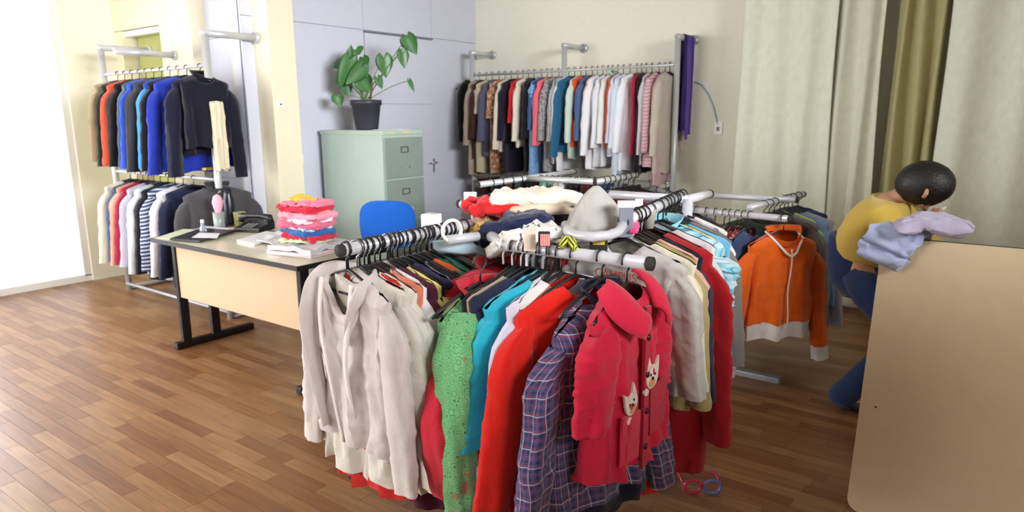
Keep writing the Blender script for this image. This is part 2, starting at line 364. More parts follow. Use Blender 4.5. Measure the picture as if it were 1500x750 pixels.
# ------------------------------------------------------------------ garments
def nz3(x, y, z): return noise.noise(Vector((x, y, z)))
LODS = {0: (26, 16, 10, 9), 1: (40, 26, 14, 16), 2: (72, 56, 22, 34)}
def garment(name, label, cat, group, loc, rz, color=(200, 200, 200), L=.6, wid=.21, slope=.32, sleeve=.5, flare=0.0, thick=.022,
            neck=.07, drop=.06, amp=.010, folds=5, seed=0, lod=1, fab=None, sfab=None, cuff=None, hem=None, sw=.06, sangle=.12,
            sy=-.01, strap=False, sways=(0, 0), sltaper=.7, sbend=0.0, collar=None, twist=0.0, hemtilt=0.0, sleeves=(-1, 1), hemband=.05):
    r = random.Random(seed*31+5); nu, nv, su, sv = LODS[lod]
    root = thing(name, label, cat, loc, rz, group)
    fb = fab or fabric(color); sf = sfab or fb
    p1, p2, p3 = r.random()*6, r.random()*6, r.random()*6
    def wave(x, v):   # mid-surface of the hanging cloth
        return amp*(.25+v*1.1)*(sin(x*2*pi*folds/(2*wid)*.5+p1+1.3*v)+.55*sin(x*2*pi*folds/(2*wid)+p2-.8*v)) + .010*nz3(x*6+p3, v*3, seed)
    rows = []; uvs = []
    hw0 = wid*(.55 if strap else 1)
    for i in range(nv+1):
        v = i/nv; vv = v**1.15
        hw = hw0 + (wid*(1+flare)-hw0)*min(1, v*4)**.7 if strap else wid*(1-.06*sin(pi*min(1, v*1.3))+flare*v)
        d = thick*sqrt(max(0, 1-(1-min(1, v/.10))**2))*(1+.5*flare*v)
        rw = []; uu = []
        for j in range(nu):
            a = 2*pi*j/nu; ca = cos(a); sa = sin(a)
            x = hw*math.copysign(abs(ca)**.85, ca)
            top = -slope*abs(x) if not strap else -slope*abs(x)*.5
            if abs(x) > hw*.9: top -= .35*(abs(x)-hw*.9)
            if abs(x) < neck:
                k = 1-(x/neck)**2
                top -= (drop if sa < 0 else .012)*k + .0
            z = top*(1-vv) + (-L + hemtilt*x)*vv + .008*v*sin(7*x/wid+p1)*(1 if v > .8 else .4)
            dd = d + (.018*(1-v/.12) if (abs(x) < neck and v < .12) else 0)
            y = dd*math.copysign(abs(sa)**.7, sa) + wave(x, v) + .006*v*nz3(x*14, v*7, seed+3*(sa > 0))
            rg = (1-min(1, abs(nz3(x*11+.8*v*sin(seed), v*2.2*L/.6, seed+20))*3.2))**2
            y += math.copysign(1, sa)*rg*(.007+.010*v)*(1 if lod else .6)
            if lod == 2:
                y += .004*nz3(x*30, v*16, seed+9)
                rd = (1-min(1, abs(nz3(x*7, (v+abs(x)*1.5)*6, seed+30))*3.5))**2
                y += math.copysign(1, sa)*rd*.007*(1-.5*v)
            rw.append(Vector((x + .01*v*nz3(v*4, seed, 2) + twist*v, y, z))); uu.append((a*hw*.9 if a < pi else (2*pi-a)*-hw*.9, z))
        rows.append(rw); uvs.append(uu)
    k = nv - max(1, int(round(nv*hemband/L)))
    body = MB()
    if hem:
        body.grid(rows[:k+1], True, uvs[:k+1]); 
        MB().grid(rows[k:], True, uvs[k:]).build('hem_band', hem, root)
    else: body.grid(rows, True, uvs)
    bo = body.build('body', fb, root)
    if collar:
        cr = []; cu = []
        for i in range(5):
            v = i/4; rw = []; uu = []
            for j in range(20):
                a = 2*pi*j/20; rr = neck*(1.0+.28*sin(pi*v*.9))
                rw.append(Vector((rr*cos(a), rr*.55*sin(a), -.02-(drop*.75 if sin(a) < 0 else 0)*abs(sin(a))+.045*sin(pi*.8*v)-.02*v))); uu.append((a*neck, v*.05))
            cr.append(rw); cu.append(uu)
        MB().grid(cr, True, cu).build('collar', collar, root)
    if sleeve > 0:
        for s in sleeves:
            q1, q2 = r.random()*6, r.random()*6; sl = sleeve*(1+.04*r.uniform(-1, 1)); pts = []; rr = []
            sw_ = sways[0 if s < 0 else 1]
            for i in range(sv+1):
                v = i/sv; ang = (.85*(1-min(1, v*5)) + sangle + sbend*v)
                if i == 0: p = Vector((s*wid*.80, wave(s*wid, 0)*.5, -slope*wid*.80-.045))
                else: p = p + Vector((s*sin(ang)*sl/sv, (sy*.9*(1-v)*2 + sw_*sin(v*pi*.7)*.1 + .012*sin(5*v+q1))/sv, -cos(ang)*sl/sv))
                pts.append(p.copy()); rr.append(sw*(1+(sltaper-1)*v)*(.55+.45*min(1, v*6))*(1+.07*nz3(v*9, q1, s)))
            rows = []; uvs = []
            for i, p in enumerate(pts):
                v = i/sv; rw = []; uu = []
                for j in range(su):
                    a = 2*pi*j/su
                    f = 1+.13*sin(3*a+q1+2.5*v)+.09*sin(5*a+q2-3*v)+.03*sin(22*v+q2)*(.5+.5*cos(a+q1))+.16*(1-min(1, abs(nz3(cos(a)*1.2+q1, sin(a)*1.2+2*v, v*7+q2))*3))**2-.05
                    rw.append(p+Vector((rr[i]*cos(a)*f, min(.62, thick*1.1/sw+.28)*rr[i]*sin(a)*f, .3*rr[i]*cos(a)*s*(1-v)*-1))); uu.append((a*rr[i], v*sl))
                rows.append(rw); uvs.append(uu)
            c = sv-max(2, sv//8)
            m = MB().grid(rows[:c+1] if cuff else rows, True, uvs[:c+1] if cuff else uvs)
            so = m.build('sleeve', sf, root)
            if cuff:
                MB().grid(rows[c:], True, uvs[c:]).build('cuff', cuff, so)
    return root

# hanger mesh pieces, shared by every hanger
def hanger_meshes(rh, m_):
    m = MB(); hook = []
    for i in range(13):
        a = radians(-20 + i*(215/12)); hook.append((-rh*cos(a), 0, rh*sin(a)))
    hook += [(rh*.55, 0, -rh*.75), (0, 0, -rh-.006), (0, 0, -.062)]
    m.tube(hook, .0032, 6)
    hk = m.mesh('hook', m_)
    m = MB(); pts = []
    for i in range(13):
        u = -1+2*i/12; pts.append((u*.185, 0, -.062-.32*abs(u)*.185-.02*abs(u)**3))
    m.tube(pts, .0065, 6, flat=.7)
    m.tube([(-.183, 0, -.139), (-.1, 0, -.146), (.1, 0, -.146), (.183, 0, -.139)], .004, 6)
    return hk, m.mesh('shoulder_bar', m_)
M_hw = mat('white_hanger_plastic', (235, 232, 226), .35); M_hm = mat('steel_hanger', (150, 150, 155), .3, metal=.8)
HM = {(k, t): hanger_meshes(rh, m_) for k, m_ in (('b', M_black), ('w', M_hw), ('m', M_hm)) for t, rh in (('thick', .0245), ('thin', .0155))}
def hanger(loc, rz, label, group, kind='b', body=True, size='thick'):
    t = thing('clothes_hanger', label, 'hanger', loc, rz, group)
    a, b = HM[(kind, size)]
    h = bpy.data.objects.new('hook', a); COL.objects.link(h); h.parent = t; h.rotation_euler = (0, 0, rnd.uniform(-.25, .25)+pi*0)
    if body:
        s = bpy.data.objects.new('shoulder_bar', b); COL.objects.link(s); s.parent = t
    return t

def row(rack, rel, p0, p1, face, items, lod, hgroup, hlabel, jit=.10, start=0, hk='b', size='thick'):
    """items: (short description, noun, options, t along the rail 0..1 or None)"""
    p0, p1 = Vector(p0), Vector(p1); n = len(items); prev = None
    for i, it in enumerate(items):
        desc, noun, op, t = it
        op = dict(op); t = (i/(n-1) if n > 1 else 0) if t is None else t
        P = p0.lerp(p1, t); rz = face + rnd.uniform(-jit, jit) + op.pop('yaw', 0)
        lab = desc + ((' ' + rel + ' the ' + prev) if prev else ' first') + ' on the ' + rack
        if 'lab' in op: lab = op.pop('lab')
        kind = op.pop('hang', hk); dz = op.pop('dz', 0); op.setdefault('lod', lod)
        nm = op.pop('name', noun.replace(' ', '_'))
        garment(nm, lab, noun, 'clothes on the ' + rack, P + Vector((0, 0, (-.052 if size == 'thick' else -.040)+dz)), rz, seed=i+start, **op)
        hanger(P, rz, hlabel.split()[0] + ' hanger holding the ' + desc + ' on the ' + rack, hgroup, kind, size=size)
        prev = desc
D = dict

# ---- rails against the cream wall
def rail(name, label, cat='clothes rail'):
    return thing(name, label, cat)
RY = 5.50; ZB = 1.91
px = [-4.56, -3.47, -2.38]
rk = rail('clothes_rail', 'long grey tube rail standing out from the cream wall')
for x in px:
    MB().tube([(x, RY, 0.0), (x, RY, 2.12)], .024, 14).build('post', M_chrome, rk)
    MB().tube([(x, RY-.02, 2.12), (x, CY-.02, 2.12)], .024, 14).build('wall_arm', M_chrome, rk)
    MB().tube([(x, CY-.025, 2.12), (x, CY-.002, 2.12)], .042, 18).build('flange', M_chrome, rk)
MB().tube([(px[0], RY, ZB-.01), (px[-1], RY, ZB-.01)], .012, 10).build('hanging_bar', M_chrome, rk)
MB().tube([(px[0], RY, .93), (px[-1], RY, .93)], .012, 10).build('lower_bar', M_chrome, rk)
wl_items = [
 ('black sleeveless top', 'top', D(color=(26, 24, 28), sleeve=0, L=.62, wid=.17, strap=True, yaw=-.8), .0),
 ('long taupe cardigan', 'cardigan', D(color=(165, 148, 132), sleeve=.55, L=.95, wid=.19), .035),
 ('dark brown blouse', 'blouse', D(color=(62, 36, 32), sleeve=.5, L=.78), .075),
 ('khaki cream blouse', 'blouse', D(color=(186, 176, 146), sleeve=.25, L=.92), .11),
 ('slate blue shirt', 'shirt', D(color=(84, 88, 112), sleeve=.5, L=.75), .15),
 ('brown floral dress', 'dress', D(fab=fabric((160, 110, 84), 'floral', (210, 190, 160), (90, 40, 30), .03), sleeve=.3, L=.92), .185),
 ('cream long-sleeved top', 'top', D(color=(220, 208, 190), sleeve=.6, L=.7), .22),
 ('dark navy dress', 'dress', D(color=(30, 26, 48), sleeve=.5, L=.9), .255),
 ('bright red tunic', 'tunic', D(color=(198, 32, 40), sleeve=.35, L=.55), .285),
 ('ivory cropped jacket', 'jacket', D(color=(226, 220, 204), sleeve=.5, L=.66), .315),
 ('black knitted top', 'top', D(color=(24, 24, 28), sleeve=.5, L=.88), .345),
 ('light blue flowered dress', 'dress', D(fab=fabric((112, 158, 208), 'floral', (160, 196, 230), (84, 128, 190), .025), sleeve=.2, L=.95, wid=.22, flare=.1, thick=.03), .385),
 ('denim blue skirt suit', 'dress', D(color=(60, 92, 140), sleeve=.4, L=.9), .415),
 ('coral pink blouse', 'blouse', D(color=(234, 108, 122), sleeve=.55, L=.62, wid=.22, thick=.035), .44),
 ('grey printed blouse', 'blouse', D(fab=fabric((150, 150, 150), 'floral', (90, 90, 92), (210, 210, 210), .02), sleeve=.5, L=.88), .475),
 ('black and white shirt', 'shirt', D(fab=fabric((210, 210, 212), 'stripe_v', (60, 60, 70), period=.02), sleeve=.5, L=.8), .50),
 ('white long shirt', 'shirt', D(color=(236, 236, 240), sleeve=.55, L=.86), .525),
 ('teal blue sweater', 'sweater', D(color=(38, 98, 136), sleeve=.62, L=.70, wid=.23, thick=.035), .555),
 ('pale mint blouse', 'blouse', D(color=(206, 222, 210), sleeve=.5, L=.75), .585),
 ('orange red dress', 'dress', D(color=(240, 88, 40), sleeve=.0, L=.64, wid=.2, flare=.15, thick=.03), .61),
 ('steel blue shirt', 'shirt', D(color=(76, 106, 146), sleeve=.5, L=.72), .64),
 ('pink pinstriped shirt', 'shirt', D(fab=fabric((226, 170, 178), 'stripe_v', (244, 214, 218), period=.015), sleeve=.4, L=.6, wid=.22, thick=.035), .665),
 ('white gathered blouse', 'blouse', D(color=(240, 238, 240), sleeve=.6, L=.84, wid=.22, thick=.03), .69),
 ('plain white shirt', 'shirt', D(color=(232, 234, 242), sleeve=.55, L=.82), .715),
 ('white shirt with mint collar', 'shirt', D(color=(236, 238, 236), sleeve=.5, L=.8, collar=fabric((170, 210, 190))), .735),
 ('rust orange top', 'top', D(color=(208, 100, 52), sleeve=.5, L=.66, thick=.03), .76),
 ('lilac white shirt', 'shirt', D(color=(218, 216, 234), sleeve=.5, L=.72, thick=.03), .785),
 ('pale blue striped shirt', 'shirt', D(fab=fabric((196, 214, 238), 'stripe_v', (236, 240, 248), period=.012), sleeve=.55, L=.88, wid=.22, thick=.035), .815),
 ('bright white blouse', 'blouse', D(color=(244, 244, 250), sleeve=.6, L=.84, thick=.03), .845),
 ('crimson sleeveless top', 'top', D(color=(176, 30, 66), sleeve=0, L=.7), .865),
 ('long black skirt', 'skirt', D(color=(22, 22, 26), sleeve=0, L=.86, flare=.2), .885),
 ('pale grey shirt', 'shirt', D(color=(206, 208, 212), sleeve=.6, L=.78), .91),
 ('pink striped pyjama shirt', 'shirt', D(fab=fabric((222, 182, 188), 'stripe_h', (196, 148, 160), period=.03), sleeve=.6, L=.8, wid=.23, thick=.045, lod=1), .94),
 ('dusty pink long dress', 'dress', D(fab=fabric((216, 180, 182), 'stripe_v', (200, 158, 166), period=.02), sleeve=.5, L=.95, wid=.22), .965),
 ('pale beige coat', 'coat', D(color=(196, 184, 170), sleeve=.6, L=.85, wid=.23, sway=0) if False else D(color=(196, 184, 170), sleeve=.6, L=.85, wid=.23), .985),
]
row('cream wall rail', 'beside', (px[0]+.02, RY, ZB), (px[2]-.03, RY, ZB), radians(90), wl_items, 0, 'hangers on the cream wall rail', 'small hanger hooked over the cream wall rail', hk='b', size='thin', jit=.2)
low = []
lc = [((60, 30, 34), 'maroon'), ((34, 36, 46), 'ink blue'), ((120, 60, 40), 'brick brown'), ((70, 76, 84), 'slate grey'), ((26, 26, 28), 'black'), ((140, 210, 180), 'mint'),
      ((225, 210, 200), 'ecru'), ((44, 40, 40), 'charcoal'), ((110, 30, 34), 'wine red'), ((70, 96, 130), 'denim'), ((150, 156, 160), 'silver grey'), ((50, 66, 96), 'indigo'), ((190, 190, 190), 'light grey'), ((96, 100, 100), 'lead grey')]
for i, (c, nme) in enumerate(lc): low.append((nme+' folded trousers', 'trousers', D(color=c, sleeve=0, L=.62, wid=.15, slope=.0, neck=.001, drop=0), None))
row('lower cream wall rail', 'beside', (px[0]+.2, RY, .93), (px[2]-.06, RY, .93), radians(90), low, 0, 'hangers on the lower cream wall rail', 'small hanger on the lower cream wall rail', size='thin', jit=.2)
# one purple scarf bundle over the right arm of the rail
for k, (dy, c, n) in enumerate(((.10, (58, 40, 110), 'dark indigo scarf draped over the right wall arm of the rail'), (.17, (110, 84, 170), 'violet scarf draped over the right wall arm of the rail'), (.23, (84, 62, 150), 'purple scarf nearest the wall on the rail arm'))):
    x = px[2]; rows = []; uvs = []
    L = (.78, .86, .82)[k]
    for i in range(25):
        v = i/24; z = 2.147 - max(0, (v-.06))*L*1.06
        for_side = []
        uu = []
        for j in range(9):
            u = -1+2*j/8
            for_side.append(Vector((x+.028*min(1, v*14)+.008*sin(5*u+k+4*v), RY+dy+u*(.028+.006*sin(3*v)), z if v > .06 else 2.147))); uu.append((u*.03, z))
        rows.append(for_side); uvs.append(uu)
    b = MB().grid(rows, False, uvs)
    rows2 = [[Vector((2*x-p.x, p.y+.004, p.z if i < 2 else p.z+.05*i/24)) for p in r_] for i, r_ in enumerate(rows)]
    b.grid(rows2, False, uvs)
    tag(b.build('scarf', fabric(c), solid=.003), n, 'scarf', 'scarves on the rail arm')

# ---- left rail against the white wall
LY = 2.78; lx = [-4.74, -6.35]
rk = rail('clothes_rail', 'grey tube rail of dark tops standing at the left wall')
for x in lx:
    z = 2.09
    MB().tube([(x, LY, 0.0), (x, LY, z)], .026, 14).build('post', M_chrome, rk)
    MB().tube([(x, LY-.024, z), (x, PY-.02, z)], .026, 14).build('wall_arm', M_chrome, rk)
    MB().tube([(x, PY-.025, z), (x, PY-.002, z)], .042, 18).build('flange', M_chrome, rk)
    MB().tube([(x, LY, .02), (x, PY-.03, .02)], .02, 12).build('foot_bar', M_chrome, rk)
MB().tube([(lx[0], LY, 1.87), (lx[1], LY, 1.87)], .012, 10).build('hanging_bar', M_tube, rk)
MB().tube([(lx[0], LY, 1.06), (lx[1], LY, 1.06)], .012, 10).build('lower_bar', M_tube, rk)
MB().tube([(lx[0], LY-.02, .06), (lx[1], LY-.02, .06)], .012, 10).build('bottom_bar', M_tube, rk)
p = aty(257, 76, PY); t = rail('clothes_rail', 'short grey tube bracket at the far left edge of the cream wall', 'rail bracket')
MB().tube([(p.x, PY-.5, 2.03), (p.x, PY-.02, 2.03)], .026, 14).build('wall_arm', M_chrome, t)
MB().tube([(p.x, PY-.025, 2.03), (p.x, PY-.002, 2.03)], .042, 18).build('flange', M_chrome, t)
up = [
 ('navy blue sweatshirt', 'sweatshirt', D(color=(26, 28, 50), sleeve=.62, L=.58, wid=.24, thick=.05, sw=.075, lod=1, hem=fabric((20, 22, 36)), collar=fabric((20, 22, 36)), sangle=.1), .04),
 ('royal blue tracksuit top', 'jacket', D(color=(34, 56, 168), sleeve=.62, L=.72, wid=.24, thick=.05, lod=1), .16),
 ('black quilted jacket', 'jacket', D(color=(28, 28, 34), sleeve=.62, L=.66, thick=.045, lod=1, wid=.23), .24),
 ('blue and sky blue jacket', 'jacket', D(color=(36, 74, 176), sfab=fabric((66, 150, 220)), sleeve=.6, L=.62, thick=.045, lod=1), .32),
 ('charcoal knitted sweater', 'sweater', D(color=(58, 58, 62), sleeve=.62, L=.66, thick=.045, lod=1), .40),
 ('cobalt blue sweatshirt', 'sweatshirt', D(color=(48, 84, 196), sleeve=.62, L=.62, thick=.045, lod=1), .48),
 ('slate and white sports top', 'top', D(color=(86, 104, 122), sleeve=.62, L=.66, thick=.04, lod=1), .56),
 ('black fleece', 'fleece', D(color=(30, 28, 30), sleeve=.6, L=.64, thick=.04, lod=1), .63),
 ('orange red sweatshirt', 'sweatshirt', D(color=(226, 92, 66), sleeve=.62, L=.66, thick=.04, lod=1), .71),
 ('dark green jacket', 'jacket', D(color=(38, 54, 48), sleeve=.6, L=.66, thick=.04, lod=1), .79),
 ('beige sweater', 'sweater', D(color=(170, 150, 120), sleeve=.6, L=.64, thick=.04, lod=1), .87),
]
row('left wall rail', 'beside', (lx[0]-.04, LY, 1.87), (lx[1]+.05, LY, 1.87), radians(90), up, 1, 'hangers on the left wall rail', 'dark hanger hooked on the upper left wall rail', size='thin', jit=.2)
garment('jacket', 'black jacket with cream lining hanging right of the left rail post', 'jacket', None, (lx[0]+.06, LY-.07, 1.80), radians(84), color=(24, 25, 40), L=.50, sleeve=.66, wid=.17, thick=.03, lod=1, seed=77, sleeves=(1,), sangle=.06)
garment('top', 'cream draped top hanging beside the left rail post', 'top', None, (lx[0]+.13, LY-.035, 1.62), radians(90), color=(226, 214, 186), L=.48, sleeve=0, wid=.05, slope=.1, thick=.03, lod=1, seed=78, neck=.001, drop=0)
lo = [
 ('white zipped fleece', 'fleece', D(color=(224, 222, 228), sleeve=.6, L=.74, thick=.04), .30),
 ('midnight blue coat', 'coat', D(color=(28, 34, 62), sleeve=.6, L=.8, thick=.05), .20),
 ('blue and white striped top', 'top', D(fab=fabric((60, 76, 120), 'stripe_h', (210, 216, 226), period=.03), sleeve=.6, L=.7, thick=.035), .38),
 ('black hooded coat', 'coat', D(color=(28, 28, 36), sleeve=.62, L=.78, thick=.04), .45),
 ('ice white sports jacket', 'jacket', D(color=(216, 222, 226), sleeve=.62, L=.74, thick=.045), .53),
 ('lilac grey cardigan', 'cardigan', D(color=(190, 188, 206), sleeve=.6, L=.74, thick=.04), .60),
 ('raspberry sweater', 'sweater', D(color=(170, 36, 66), sleeve=.6, L=.7, thick=.03), .66),
 ('salmon shirt', 'shirt', D(color=(226, 160, 136), sleeve=.6, L=.7, thick=.03), .72),
 ('jean blue jacket', 'jacket', D(color=(70, 96, 136), sleeve=.6, L=.66, thick=.03), .78),
 ('ivory shirt', 'shirt', D(color=(230, 224, 206), sleeve=.6, L=.66, thick=.03), .86),
]
row('lower left rail', 'beside', (lx[0]-.04, LY, 1.06), (lx[1]+.05, LY, 1.06), radians(90), lo, 1, 'hangers on the lower left rail', 'dark hanger hooked on the lower left rail', size='thin', jit=.2)
# grey nordic sweater hanging at the end of the lower rail
gs = garment('sweater', 'charcoal sweater with a red white and blue patterned band above the desk', 'sweater', None, (lx[0]-.02, LY, 1.03), radians(68), color=(74, 72, 76), L=.6, sleeve=.6, wid=.24, thick=.06, sw=.075, lod=1, seed=41, collar=fabric((60, 58, 62)), amp=.005)
for k, (z, h, c) in enumerate(((-.335, .018, (170, 40, 60)), (-.36, .02, (228, 226, 222)), (-.39, .035, (196, 192, 186)), (-.43, .04, (40, 60, 150)))):
    rows = []
    for zz in (z+h/2, z-h/2):
        rows.append([Vector((.2*u/10, -.070-.004*cos(u*.3), zz)) for u in range(-10, 11)])
    MB().grid(rows).build('pattern_band', fabric(c, 'stripe_v' if k == 0 else None, (228, 226, 222), period=.02), gs, solid=.004)
hanger((lx[0]-.02, LY, 1.08), radians(68), 'gold clip hanger holding the charcoal sweater', None)
tag(MB().box((lx[0]-.06, LY-.02, 1.14), (.05, .10, .02)).box((lx[0]-.02, LY+.1, 1.13), (.03, .03, .03)).build('clip', mat('brass', (200, 170, 90), .3, .8), smooth=False, bevel=.004), 'brass clips above the charcoal sweater', 'clip')
st = MB()
fp = folded = None

# ------------------------------------------------------------------ cloth slabs (folded clothes)
def slab(name, label, cat, group, path, width, thick, m, wdir=None, seed=0, layers=1, crumple=.006, parent=None, part=None, nw=26, sub=7):
    """a flattened roll of cloth along a path, rounded edges, noisy folds"""
    pts = [Vector(p) for p in path]; P = []
    for i in range(len(pts)-1):
        for k in range(sub): P.append(pts[i].lerp(pts[i+1], k/sub))
    P.append(pts[-1]); n = len(P); rows = []; uvs = []
    for _ in range(2):
        P = [P[0]] + [(P[i-1]+P[i]*2+P[i+1])/4 for i in range(1, n-1)] + [P[-1]]
    org = P[0].copy()
    for i, p in enumerate(P):
        t = (P[min(i+1, n-1)]-P[max(i-1, 0)]).normalized()
        wd = Vector(wdir) if wdir else Vector((0, 0, 1)).cross(t)
        wd = (wd - t*wd.dot(t)).normalized(); up_ = t.cross(wd).normalized()
        if up_.z < 0 and abs(up_.z) > .05: up_ = -up_
        e = sin(pi*min(1, (i+.35)/2.2)/2) * sin(pi*min(1, (n-1-i+.35)/2.2)/2)
        W = width[i*len(width)//n] if isinstance(width, (list, tuple)) else width
        rw = []; uu = []
        for j in range(nw*2):
            a = 2*pi*j/(nw*2); ca, sa = cos(a), sin(a)
            x = W/2*math.copysign(abs(ca)**.55, ca)*(.8+.2*e); y = thick/2*math.copysign(abs(sa)**.6, sa)*e
            y += crumple*nz3(x*14+seed, i*.3, seed)*(1 if sa > 0 else .6) + (.12*thick*sin(a*layers*2) if layers > 1 and abs(ca) > .6 else 0)
            x += crumple*1.2*nz3(i*.35, seed*3, a)
            y += crumple*.5*(1-min(1, abs(nz3(x*20+seed, i*.28, seed+5))*3))**2*(1 if sa > 0 else -1)*e
            rw.append(p-org + wd*x + up_*y); uu.append((x*1.0, i*.02))
        rows.append(rw); uvs.append(uu)
    o = MB().grid(rows, True, uvs, True, True).build(part or name, m, parent)
    o.location = org
    if not parent: tag(o, label, cat, group)
    return o

# ------------------------------------------------------------------ desk
DX0, DX1, DY0, DY1, DZ = -4.49, -2.965, 2.13, 2.76, .745
dk = thing('desk', 'beige office desk with dark steel feet left of the racks', 'desk', ((DX0+DX1)/2, (DY0+DY1)/2, 0))
cx, cyy = (DX0+DX1)/2, (DY0+DY1)/2; hw_, hd_ = (DX1-DX0)/2, (DY1-DY0)/2
flatbox('desktop', (0, 0, DZ-.012), (2*hw_-.01, 2*hd_-.01, .024), M_desk, dk, bevel=.003)
e = MB().box((0, -hd_, DZ-.012), (2*hw_, .008, .026)).box((0, hd_, DZ-.012), (2*hw_, .008, .026)).box((-hw_, 0, DZ-.012), (.008, 2*hd_, .026)).box((hw_, 0, DZ-.012), (.008, 2*hd_, .026))
e.build('edge_band', M_black, dk, smooth=False)
flatbox('modesty_panel', (.0, -hd_+.10, .535), (2*hw_-.26, .018, .37), M_beige, dk, bevel=.002)
for s in (-1, 1):
    xx = s*(hw_-.11)
    lg = MB().box((xx, -hd_+.11, .375), (.035, .06, .70)).box((xx, -hd_+.32, .375), (.035, .06, .70)).box((xx, 0, .715), (.035, .5, .03)).build('leg', M_steel, dk, smooth=False, bevel=.004)
    MB().box((xx, 0, .025), (.05, 2*hd_-.06, .045)).build('foot', M_steel, dk, smooth=False, bevel=.008)
def at_desk(px_, py_, z=DZ): return atz(px_, py_, z)
def sheet(name, label, cat, quad, z, th, m, group=None, wav=0):
    P = [at_desk(a, b, z) for a, b in quad]; c = sum(P, Vector())/4
    rows = []
    for i in range(9):
        rows.append([P[0].lerp(P[1], j/8).lerp(P[3].lerp(P[2], j/8), i/8)+Vector((0, 0, wav*nz3(i*.5, j*.5, z)))-c for j in range(9)])
    top = [[p+Vector((0, 0, th)) for p in r_] for r_ in rows]
    mb = MB().grid(top).grid([list(reversed(r_)) for r_ in rows])
    for a, b in (((0, 0), (0, 8)), ((0, 8), (8, 8)), ((8, 8), (8, 0)), ((8, 0), (0, 0))):
        seg = [(a[0]+(b[0]-a[0])*k//8, a[1]+(b[1]-a[1])*k//8) for k in range(9)]
        mb.grid([[rows[i][j] for i, j in seg], [top[i][j] for i, j in seg]])
    o = mb.build(name, m, smooth=False); o.location = c
    return tag(o, label, cat, group)
M_paper = mat('paper', (236, 236, 240), .6)
sheet('sheet_of_paper', 'pale green sheet at the left end of the desk', 'paper', ((228, 349), (262, 351), (300, 337), (268, 336)), DZ+.001, .003, mat('pale_green_paper', (214, 220, 190), .6))
nb = sheet('notebook', 'black notebook lying open on the left of the desk', 'notebook', ((249, 352), (292, 355), (345, 340), (296, 336)), DZ+.006, .012, mat('black_cover', (44, 48, 46), .4))
sheet('sheet_of_paper', 'white sheet lying on the black notebook', 'paper', ((281, 348), (318, 349), (322, 342), (292, 341)), DZ+.021, .001, M_paper)
sheet('magazine', 'white magazine behind the black notebook', 'magazine', ((278, 340), (336, 343), (348, 336), (300, 332)), DZ+.003, .006, mat('lilac_paper', (222, 220, 236), .5))
sheet('notebook', 'white spiral notebook in the middle of the desk', 'notebook', ((347, 354), (372, 360), (420, 347), (390, 341)), DZ+.002, .012, M_paper)
sheet('sheet_of_paper', 'white printed sheets left of the folded clothes', 'paper', ((376, 352), (405, 360), (440, 346), (408, 338)), DZ+.016, .004, M_paper, wav=.01)
# box file of papers under clear plastic
sheet('folder', 'white folder lowest in the pile at the right of the desk', 'folder', ((391, 372), (455, 379), (505, 366), (440, 356)), DZ+.002, .022, mat('white_card', (228, 222, 222), .5))
sheet('folder', 'folder with a pink edge in the pile at the right of the desk', 'folder', ((391, 370), (456, 376), (508, 362), (440, 352)), DZ+.026, .012, mat('pink_card', (236, 205, 214), .5))
M_clear = mat('cloudy_plastic', (232, 234, 240), .18, trans=.35, bump=.5, scale=14)
for k, (q, z) in enumerate(((((392, 366), (455, 373), (512, 358), (440, 347)), .042),)):
    sheet('plastic_bag', 'cloudy clear plastic bag under the folded clothes', 'plastic bag', q, DZ+z, .028, M_clear, wav=.022)
# folded clothes pile
pb = at_desk(452, 352, DZ+.075); pb.z = DZ+.075
pile = [('folded_shirt', 'pale green shirt folded at the bottom of the pile', (200, 226, 180), .26, .018, None), ('folded_sweater', 'red folded sweater low in the desk pile', (214, 40, 72), .25, .032, None),
        ('folded_trousers', 'blue folded denim trousers in the desk pile', (44, 100, 166), .27, .026, None), ('folded_shirt', 'pale blue folded shirt on the blue trousers', (196, 214, 230), .24, .014, None),
        ('folded_sweater', 'rose pink folded sweater in the middle of the pile', (226, 110, 140), .27, .036, None), ('folded_shirt', 'pink and white striped folded shirt in the pile', (244, 200, 206), .26, .022, 'stripe_h'),
        ('folded_sweater', 'light pink folded sweater in the pile', (250, 160, 180), .27, .028, None), ('folded_shirt', 'dark maroon thin folded shirt in the pile', (96, 30, 50), .22, .012, None),
        ('folded_sweater', 'crimson folded sweater near the top of the pile', (206, 34, 62), .26, .034, None), ('folded_shirt', 'pink folded shirt under the yellow one', (246, 130, 160), .24, .018, None),
        ('folded_shirt', 'yellow folded shirt on top of the pile', (240, 196, 70), .13, .018, None)]
zz = pb.z
for k, (n, lab, c, wd, th, pt) in enumerate(pile):
    dx = rnd.uniform(-.012, .012) - (.04 if k == 10 else 0); a = rnd.uniform(-.35, .35)
    v = Vector((cos(a+.15), sin(a+.15), 0))*wd*.5; c0 = Vector((pb.x+dx, pb.y, zz+th/2))
    slab(n, lab, 'clothing', 'folded clothes on the desk', [c0-v+Vector((0, 0, 0)), c0-v*.4, c0+v*.4, c0+v+Vector((0, 0, -.008))], wd*.8, th*1.25, fabric(c, pt, (255, 240, 244), period=.02), seed=k, layers=2, crumple=.017)
    zz += th*.92
